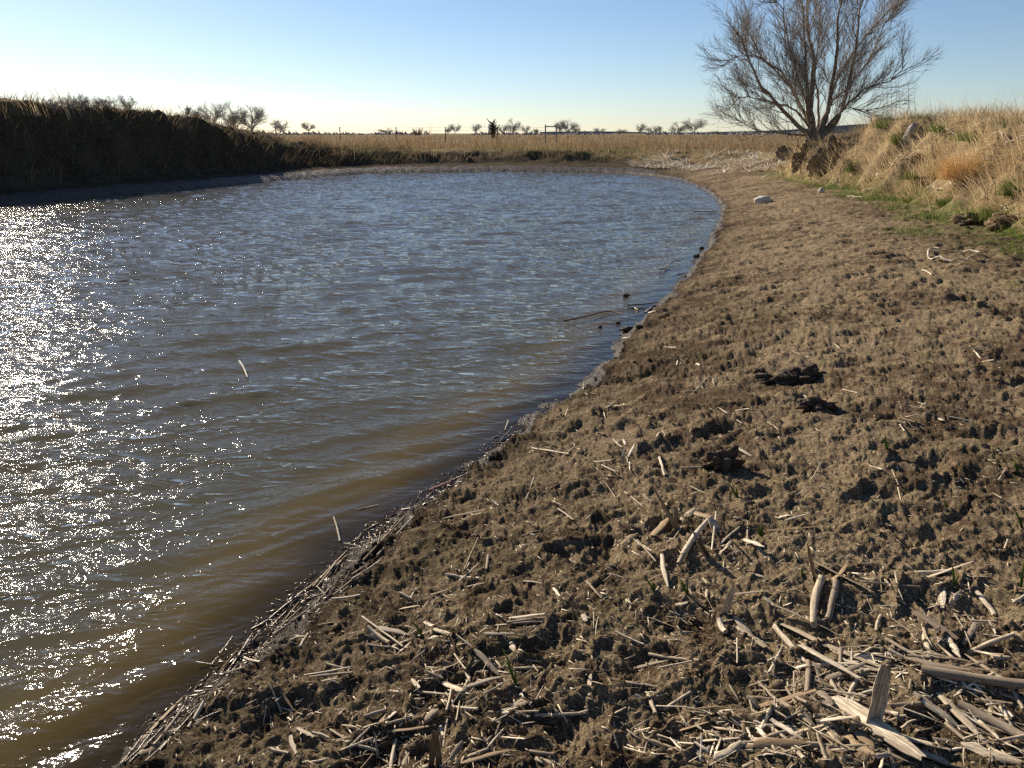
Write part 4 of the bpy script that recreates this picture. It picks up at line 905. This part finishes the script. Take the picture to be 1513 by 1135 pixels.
'R7': """970 380 1055 300 10 T d;1020 295 1035 255 9 T d;640 600 735 560 20 S r;735 555 840 510 9 T d;620 640 685 575 7 T d;540 725 610 665 12 T d;610 665 655 648 10 T d;415 740 530 705 9 T d;370 920 555 750 13 T p;300 960 520 770 12 T b;270 700 370 675 7 T d;
180 860 150 755 13 T g;270 860 290 820 8 T d;300 810 375 770 11 T d;20 1100 215 935 15 T b;60 1095 160 990 10 T p;180 1130 400 930 12 T g;240 1060 390 960 11 T p;240 1040 330 960 13 T g;150 1130 300 1020 12 T b;320 880 365 878 17 S p;220 905 300 890 9 T d;
710 740 920 700 14 S b;850 740 925 715 12 S g;960 655 985 665 18 S p;1130 640 1165 560 9 T g;1200 370 1275 385 14 S g;780 500 850 485 8 T d;430 800 470 770 9 T d;200 870 280 885 8 T d;330 830 350 855 8 T p;560 720 600 710 9 T d;960 335 985 325 8 T d""",
}
LAND = [('looped stalk', 1400, 380), ('black dung lump', 1068, 682), ('broken dung crust', 1165, 550), ('red stick', 650, 718), ('brown stub clump', 1005, 785), ('white forked stub', 1070, 885), ('tall split stub', 1290, 1030),
        ('thick propped stalk', 1205, 880), ('largest clod awash', 927, 489), ('tallest green shoot', 755, 985), ('fibrous stub by the lower edge', 640, 1110), ('lower right corner', 1500, 1125), ('lower edge, right of centre', 930, 1130),
        ('right picture edge', 1508, 930), ('crossed pale stalks', 815, 670), ('reed bundle at the bottom shore', 240, 1080), ('shoreline reed drift', 430, 880), ('reed drift bend', 560, 800), ('parallel reed stack', 480, 995), ('pale reed tuft', 625, 940),
        ('lone pair of kinked stalks', 665, 855), ('small reed scatter', 1345, 610), ('long level stalk', 800, 1055), ('mid-mud reed group', 925, 670)]
rows = []
for k, txt in PIECES.items():
    ox, oy, s = globals()[k]
    for ln_ in txt.replace('\n', '').split(';'):
        f_ = ln_.split()
        if len(f_) != 7: continue
        a, b, c, d_, w_ = map(float, f_[:5]); rows.append([ox + a / s, oy + b / s, ox + c / s, oy + d_ / s, w_ / s, f_[5], f_[6]])
n = len(rows)
H0 = hit([r_[0] for r_ in rows], [r_[1] for r_ in rows]); H1 = hit([r_[2] for r_ in rows], [r_[3] for r_ in rows])
camp = np.array([0, 0, CAM_H]); used = {}; used_full = set(); placed = []
D1 = ray([r_[2] for r_ in rows], [r_[3] for r_ in rows])
order = sorted(range(n), key=lambda i: -(np.hypot(rows[i][2] - rows[i][0], rows[i][3] - rows[i][1]) * rows[i][4]))
limit = 295
extra = []
mids = [((rows[i][0] + rows[i][2]) / 2, (rows[i][1] + rows[i][3]) / 2) for i in range(n)]
def frame_matrix(p0, p1, roll):
    v = Vector(p1 - p0); x = v.normalized(); up = Vector((0, 0, 1)) if abs(x.z) < .95 else Vector((0, 1, 0)); y = up.cross(x).normalized(); z = x.cross(y)
    m = Matrix((x, y, z)).transposed(); return m @ Matrix.Rotation(roll, 3, 'X')
def dirword(dx, dy):
    if abs(dx) > 2.2 * abs(dy): return 'right of' if dx > 0 else 'left of'
    if abs(dy) > 2.2 * abs(dx): return 'below' if dy > 0 else 'above'
    return ('below right of' if dx > 0 else 'below left of') if dy > 0 else ('above right of' if dx > 0 else 'above left of')
for rank, i in enumerate(order):
    x0, y0, x1, y1, wpx, kind, mk = rows[i]; p0, p1 = H0[i].copy(), H1[i].copy()
    dist = np.linalg.norm((p0 + p1) / 2 - camp); wd = wpx * dist / F * (.78 if kind == 'T' else .97 if kind == 'S' else .9)
    if kind == 'U':      # rises from its foot; the tip lies where the ray passes the foot's distance
        t = (p0[1] + rnd.uniform(-.03, .05)) / D1[i][1]; p1 = camp + D1[i] * t; p0[2] -= .015
    else:
        lift = wd * .22
        p0[2] += lift; p1[2] += lift
        mx = (p0 + p1) / 2; gz = max(float(land(mx[0:1], mx[1:2])[0]), 0) + lift
        if gz > mx[2]: e = min(gz - mx[2], .03); p0[2] += e; p1[2] += e
        if rnd.random() < .3: p1[2] += min(rnd.uniform(.0, .25) * np.linalg.norm(p1 - p0), .02)
    L = float(np.linalg.norm(p1 - p0)) * 1.02
    if L < .004: continue
    m3 = frame_matrix(p0, p1, rnd.uniform(-.6, .6) if kind != 'T' else rnd.uniform(0, 6.28)); c = (p0 + p1) / 2
    m4 = Matrix.Translation(Vector(c)) @ m3.to_4x4() @ Matrix.Diagonal((L, wd, wd, 1))
    placed.append((c, L, wd))
    if rank >= limit:
        extra.append((kind, m4, mk)); continue
    o = link(NAMES[kind], pm_get(kind, mk, rnd.randrange(5))); o.matrix_world = m4
    cx, cy = mids[i]
    lm = sorted(LAND, key=lambda q_: np.hypot(q_[1] - cx, q_[2] - cy)); q_ = lm[0]
    size = 'tiny' if L < .045 else 'short' if L < .085 else 'medium' if L < .14 else 'long' if L < .25 else 'very long'
    thick = 'thin ' if wd < .008 else 'thick ' if wd > .018 else ''
    tone = dict(p='pale', b='brown', g='grey', d='dark wet', r='red')[mk]
    a = math.degrees(math.atan2(-(y1 - y0), x1 - x0)) % 180
    pose = 'standing' if kind == 'U' else 'lying level' if (a < 15 or a > 165) else 'slanting up-right' if a < 65 else 'pointing away' if a < 115 else 'slanting down-right'
    noun = dict(T='reed stalk', S='split reed', L='reed leaf', U='reed stub')[kind]
    dx, dy = cx - q_[1], cy - q_[2]; dd_ = math.hypot(dx, dy)
    nearw = 'at the' if dd_ < 14 else ('just ' if dd_ < 55 else 'well ' if dd_ > 110 else '') + dirword(dx, dy) + ' the'
    lab = f'{size} {thick}{tone} {noun} {pose} {nearw} {q_[0]}'
    cand = [lab] + [f'{lab}, {e}' for e in ('farther one', 'nearer one', 'leftmost', 'rightmost', 'topmost', 'lowest', 'middle one')]
    if lab in used:
        ox_, oy_ = used[lab]; more = ('the one farther right' if cx - ox_ > abs(cy - oy_) else 'the one farther left' if ox_ - cx > abs(cy - oy_) else 'the lower one' if cy > oy_ else 'the upper one')
        for e in (more, more.replace('the one', 'the shorter one'), 'the small one beside its twin', 'the third of its look', 'the least one of its look', 'the thinnest of them', 'the faintest of them'):
            cnd = f'{size} {thick}{tone} {noun} {pose} {nearw} {q_[0]}, {e}'
            if cnd not in used_full: lab = cnd; break
    else: used[lab] = (cx, cy)
    for aa_, bb_ in (('thick ', ''), ('thin ', ''), ('lying level', 'level'), ('just ', ''), ('well ', ''), ('slanting ', ''), ('the one ', ''), ('dark wet', 'wet'), ('picture ', ''), (' at the bottom shore', '')):
        if len(lab.split()) > 16 and lab.replace(aa_, bb_) not in used_full: lab = lab.replace(aa_, bb_)
    used_full.add(lab)
    tag(o, lab, 'reed piece', 'broken reed pieces on the mud')

# small reed litter that nobody could count, round the larger pieces
def litter(name, mats, label, entries):
    Vs, Qs, Ts, ti, off = [], [], [], [], 0
    for kind, m4, mk in entries:
        V, Q, T = LIT[(kind, rnd.randrange(4))]; Mx = np.array(m4); Vv = V @ Mx[:3, :3].T + Mx[:3, 3]
        Vs.append(Vv); Qs.append(Q + off); Ts.append(T + off); off += len(V); ti += [rnd.random()] * len(V)
    return stuff(name, mesh(name, np.concatenate(Vs), [np.concatenate(Qs), np.concatenate(Ts)], mats, False, dict(tint=ti)), label, 'reed litter')
LIT = {(k, i): piece_mesh(k, 900 + hash_kind(k) * 10 + i) for k in 'TSLU' for i in range(4)}
def simple_piece():
    V = np.array([(-.5, -.5, 0), (-.5, .5, 0), (-.5, 0, .5), (.5, -.4, 0), (.5, .4, 0), (.5, 0, .4)]); Q = np.array([(0, 3, 4, 1), (1, 4, 5, 2), (2, 5, 3, 0)]); T = np.array([(0, 1, 2), (3, 5, 4)]); return V, Q, T
SP = simple_piece()
ents = {'p': [], 'd': []}
cs = np.array([p[0] for p in placed]); wts = np.array([p[1] * p[2] for p in placed]) ** .5; wts /= wts.sum()
Nl = 5200; pick = rng.choice(len(cs), Nl, p=wts); q = cs[pick, :2] + rng.normal(0, 1, (Nl, 2)) * rng.choice([.04, .12, .35], Nl)[:, None]
# drift along the waterline near the camera
al = rng.uniform(1, 62, 1100); ii = al.astype(int); fr = al - ii; base = SH[ii] * (1 - fr)[:, None] + SH[ii + 1] * fr[:, None]
base += rng.normal(0, 1, base.shape) * (.035 + .02 * rng.random((1100, 1))); q = np.concatenate([q, base]); zz = np.maximum(land(q[:, 0], q[:, 1]), 0.0)
sd_all = shore_d(q[:, 0], q[:, 1])
LIT_S = {(k, i): v for (k, i), v in LIT.items()}
for j in range(len(q)):
    if sd_all[j] < -.12: continue
    L = rnd.lognormvariate(math.log(.022), .55); wd = min(L * .35, rnd.uniform(.0015, .0065)); drift = j >= Nl
    a = rnd.uniform(0, math.pi) if not drift else rnd.gauss(.95, .35); L = L * (1.9 if drift else 1)
    m3 = (Matrix.Rotation(a, 3, 'Z') @ Matrix.Rotation(rnd.gauss(0, .25), 3, 'Y') @ Matrix.Rotation(rnd.uniform(-.6, .6), 3, 'X')).to_4x4()
    m4 = Matrix.Translation((q[j][0], q[j][1], zz[j] + wd * .3)) @ m3 @ Matrix.Diagonal((L, wd, wd, 1))
    ents['d' if sd_all[j] < (.11 if drift else .05) else 'p'].append((None, m4, None))
def lit_simple(name, mat, label, L_):
    V, Q, T = SP; n = len(L_); A = np.array([np.array(m) for _, m, _ in L_]); VV = np.einsum('nij,kj->nki', A[:, :3, :3], V) + A[:, None, :3, 3]; o = (np.arange(n) * 6)[:, None, None]
    return stuff(name, mesh(name, VV.reshape(-1, 3), [(o + Q).reshape(-1, 4), (o + T).reshape(-1, 3)], mat, False, dict(tint=np.repeat(rng.random(n), 6))), label, 'reed litter')
lit_simple('reed_litter', M['reed'], 'fine pale chips of broken reed strewn over the mud', ents['p'])
lit_simple('wet_reed_litter', M['reedd'], 'fine wet dark reed bits along the waterline', ents['d'])
def medium(n, x0, x1, y0, y1, lo, hi, wlo, whi, col):
    qq = hit(rng.uniform(x0, x1, n), rng.uniform(y0, y1, n)); ok = (shore_d(qq[:, 0], qq[:, 1]) > .04) & (rng.random(n) < sstep(-.35, .25, noise(qq[:, 0] * 4, qq[:, 1] * 4, 88)))
    bz = (rng.random(n) < .55); aa = np.where(bz, rng.normal(-.65, .5, n), rng.uniform(0, 3.14, n))
    for k_ in np.nonzero(ok)[0]:
        L = rnd.uniform(lo, hi); wd = rnd.uniform(wlo, whi); a = aa[k_]; e = np.array([math.cos(a), math.sin(a), 0]) * L / 2
        ez = [float(v) for v in land(np.array([qq[k_][0] - e[0], qq[k_][0] + e[0]]), np.array([qq[k_][1] - e[1], qq[k_][1] + e[1]]))]
        za, zb = (max(v, qq[k_][2] - .02) + wd * .4 for v in ez); p0 = np.array([qq[k_][0] - e[0], qq[k_][1] - e[1], za]); p1 = np.array([qq[k_][0] + e[0], qq[k_][1] + e[1], zb + rnd.random() ** 4 * .02])
        m3 = frame_matrix(p0, p1, rnd.uniform(-.7, .7)).to_4x4(); extra.append((rnd.choice('TSSSSL'), Matrix.Translation(Vector((p0 + p1) / 2)) @ m3 @ Matrix.Diagonal((float(np.linalg.norm(p1 - p0)), wd, wd, 1)), 'p'))
medium(420, 1120, 1513, 940, 1135, .03, .14, .004, .013, 'p'); medium(120, 1250, 1513, 860, 1000, .02, .08, .003, .007, 'p'); medium(120, 900, 1160, 1020, 1135, .02, .08, .003, .008, 'p')
medium(150, 560, 800, 900, 1135, .02, .07, .003, .007, 'p'); medium(90, 380, 600, 1040, 1135, .02, .07, .003, .006, 'p'); medium(60, 930, 1240, 770, 920, .02, .06, .003, .006, 'p'); medium(70, 760, 1500, 620, 900, .015, .05, .002, .004, 'p')
if extra: litter('reed_fragments', M['reed'], 'small pale reed fragments among the larger pieces', extra)

# fibres: hair-fine straw matted into the mud
Nf = 26000
y = 1.3 + rng.random(Nf) ** 1.6 * 11; x = rng.uniform(-1, 1, Nf) * .75 * (y + .6); k = shore_d(x, y) > .05; x, y = x[k], y[k]; n = len(x); z = land(x, y)
B = np.stack([x, y, z + .001], 1)
stuff('straw_fibres', blades('straw_fibres', B, rng.uniform(.01, .045, n), .0010 + y * .00022, rng.uniform(0, 6.28, n), rng.uniform(1.2, 1.6, n), rng.uniform(-.3, .5, n), M['straw'], 2), 'hair-fine straw fibres matted into the mud', 'straw fibres')

# ---------------------------------------------------------------- green shoots
gm = blade_material('shoot_green', (.06, .10, .02), (.12, .19, .035), (.36, .33, .05), .3)
shoots = [(968, 880, 950, 850, 'green shoot with a yellow tip left of the brown stub clump'), (1017, 878, 1000, 848, 'dark green shoot below the brown stub clump'), (762, 1010, 742, 957, 'tallest green shoot, alone in the foreground centre'), (626, 942, 604, 912, 'dark green shoot in the pale reed tuft'),
          (1504, 700, 1499, 680, 'upper green shoot at the right picture edge'), (1401, 751, 1394, 738, 'short green shoot with orange tip in the right mud'), (1128, 790, 1117, 770, 'yellow-tipped green shoot right of the brown stub clump'), (1510, 786, 1498, 752, 'thin leaning green shoot at the right edge'),
          (1090, 732, 1075, 713, 'brownish green shoot above the brown stub clump'), (1411, 863, 1406, 832, 'dark green shoot between the long stalks at right'), (1185, 859, 1184, 838, 'green shoot just left of the thick propped stalk'), (1510, 864, 1512, 830, 'bright green shoot cut by the right picture edge'),
          (1101, 962, 1088, 950, 'small green shoot under the white forked stub'), (1309, 672, 1307, 640, 'thin brownish shoot in the middle of the right mud')]
hb = hit([s[0] for s in shoots], [s[1] for s in shoots]); dt = ray([s[2] for s in shoots], [s[3] for s in shoots])
for i, s in enumerate(shoots):
    p = hb[i]; tip = camp + dt[i] * (p[1] / dt[i][1]); v = tip - p; o = empty('green_shoot', p); tag(o, s[4], 'green shoot', 'young reed shoots in the mud')
    u = np.linalg.norm(p - camp) / F; L = np.linalg.norm(v)
    for j in range(3):
        e = v * (1, .75, .5)[j] + np.array([rnd.gauss(0, .12) * L, rnd.gauss(0, .12) * L, 0]) * (j > 0); w_ = max(2.6 * u, .0035)
        P = np.array([np.array([0, 0, -.012]), e * .35 + [.0, .0, 0], e * .7 + [L * .02, 0, 0], e]); sec = np.array([(-.5, 0), (0, .16), (.5, 0), (0, -.16)]); Vv = []
        for kk, r_ in enumerate((1, .9, .7, .08)):
            for (a, b) in sec: Vv.append(P[kk] + np.array([a, b, 0]) * w_ * r_ * 1.3)
        Qq = [(4 * a + b, 4 * a + (b + 1) % 4, 4 * a + 4 + (b + 1) % 4, 4 * a + 4 + b) for a in range(3) for b in range(4)]
        link('leaf', mesh('leaf', np.array(Vv), np.array(Qq), gm, True, dict(tint=np.repeat([.1, .3, .5, 1.0], 4))), o)

# crumbs of soil, countless
Nc = 9000
y = 1.3 + rng.random(Nc) ** 1.5 * 9; x = rng.uniform(-1, 1, Nc) * .75 * (y + .6); k = (shore_d(x, y) > .03) & (rng.random(Nc) < sstep(-.3, .3, noise(x * 3, y * 3, 39))); x, y = x[k], y[k]; n = len(x); z = land(x, y)
V, T = ICO[1]; sz = np.exp(rng.normal(math.log(.0052), .5, n)); sz = np.minimum(sz, .018)
Vv = V[None] * (1 + .35 * rng.normal(0, 1, (n, len(V), 1)).clip(-1, 1)) * sz[:, None, None] * np.array([1, 1, .75]) + np.stack([x, y, z + sz * .3], 1)[:, None]
o = (np.arange(n) * len(V))[:, None, None]
stuff('soil_crumbs', mesh('soil_crumbs', Vv.reshape(-1, 3), (o + T[None]).reshape(-1, 3), M['mud'], False), 'loose crumbs of soil on the trampled mud', 'soil crumbs')
tris = sum(sum(len(p.vertices) - 2 for p in []) + len(o.data.polygons) for o in S.objects if o.type == 'MESH')
print('POLYS', tris)
for o in S.objects:
    if o.type == 'MESH' and len(o.data.polygons) > 30000: print('  ', o.name, len(o.data.polygons))
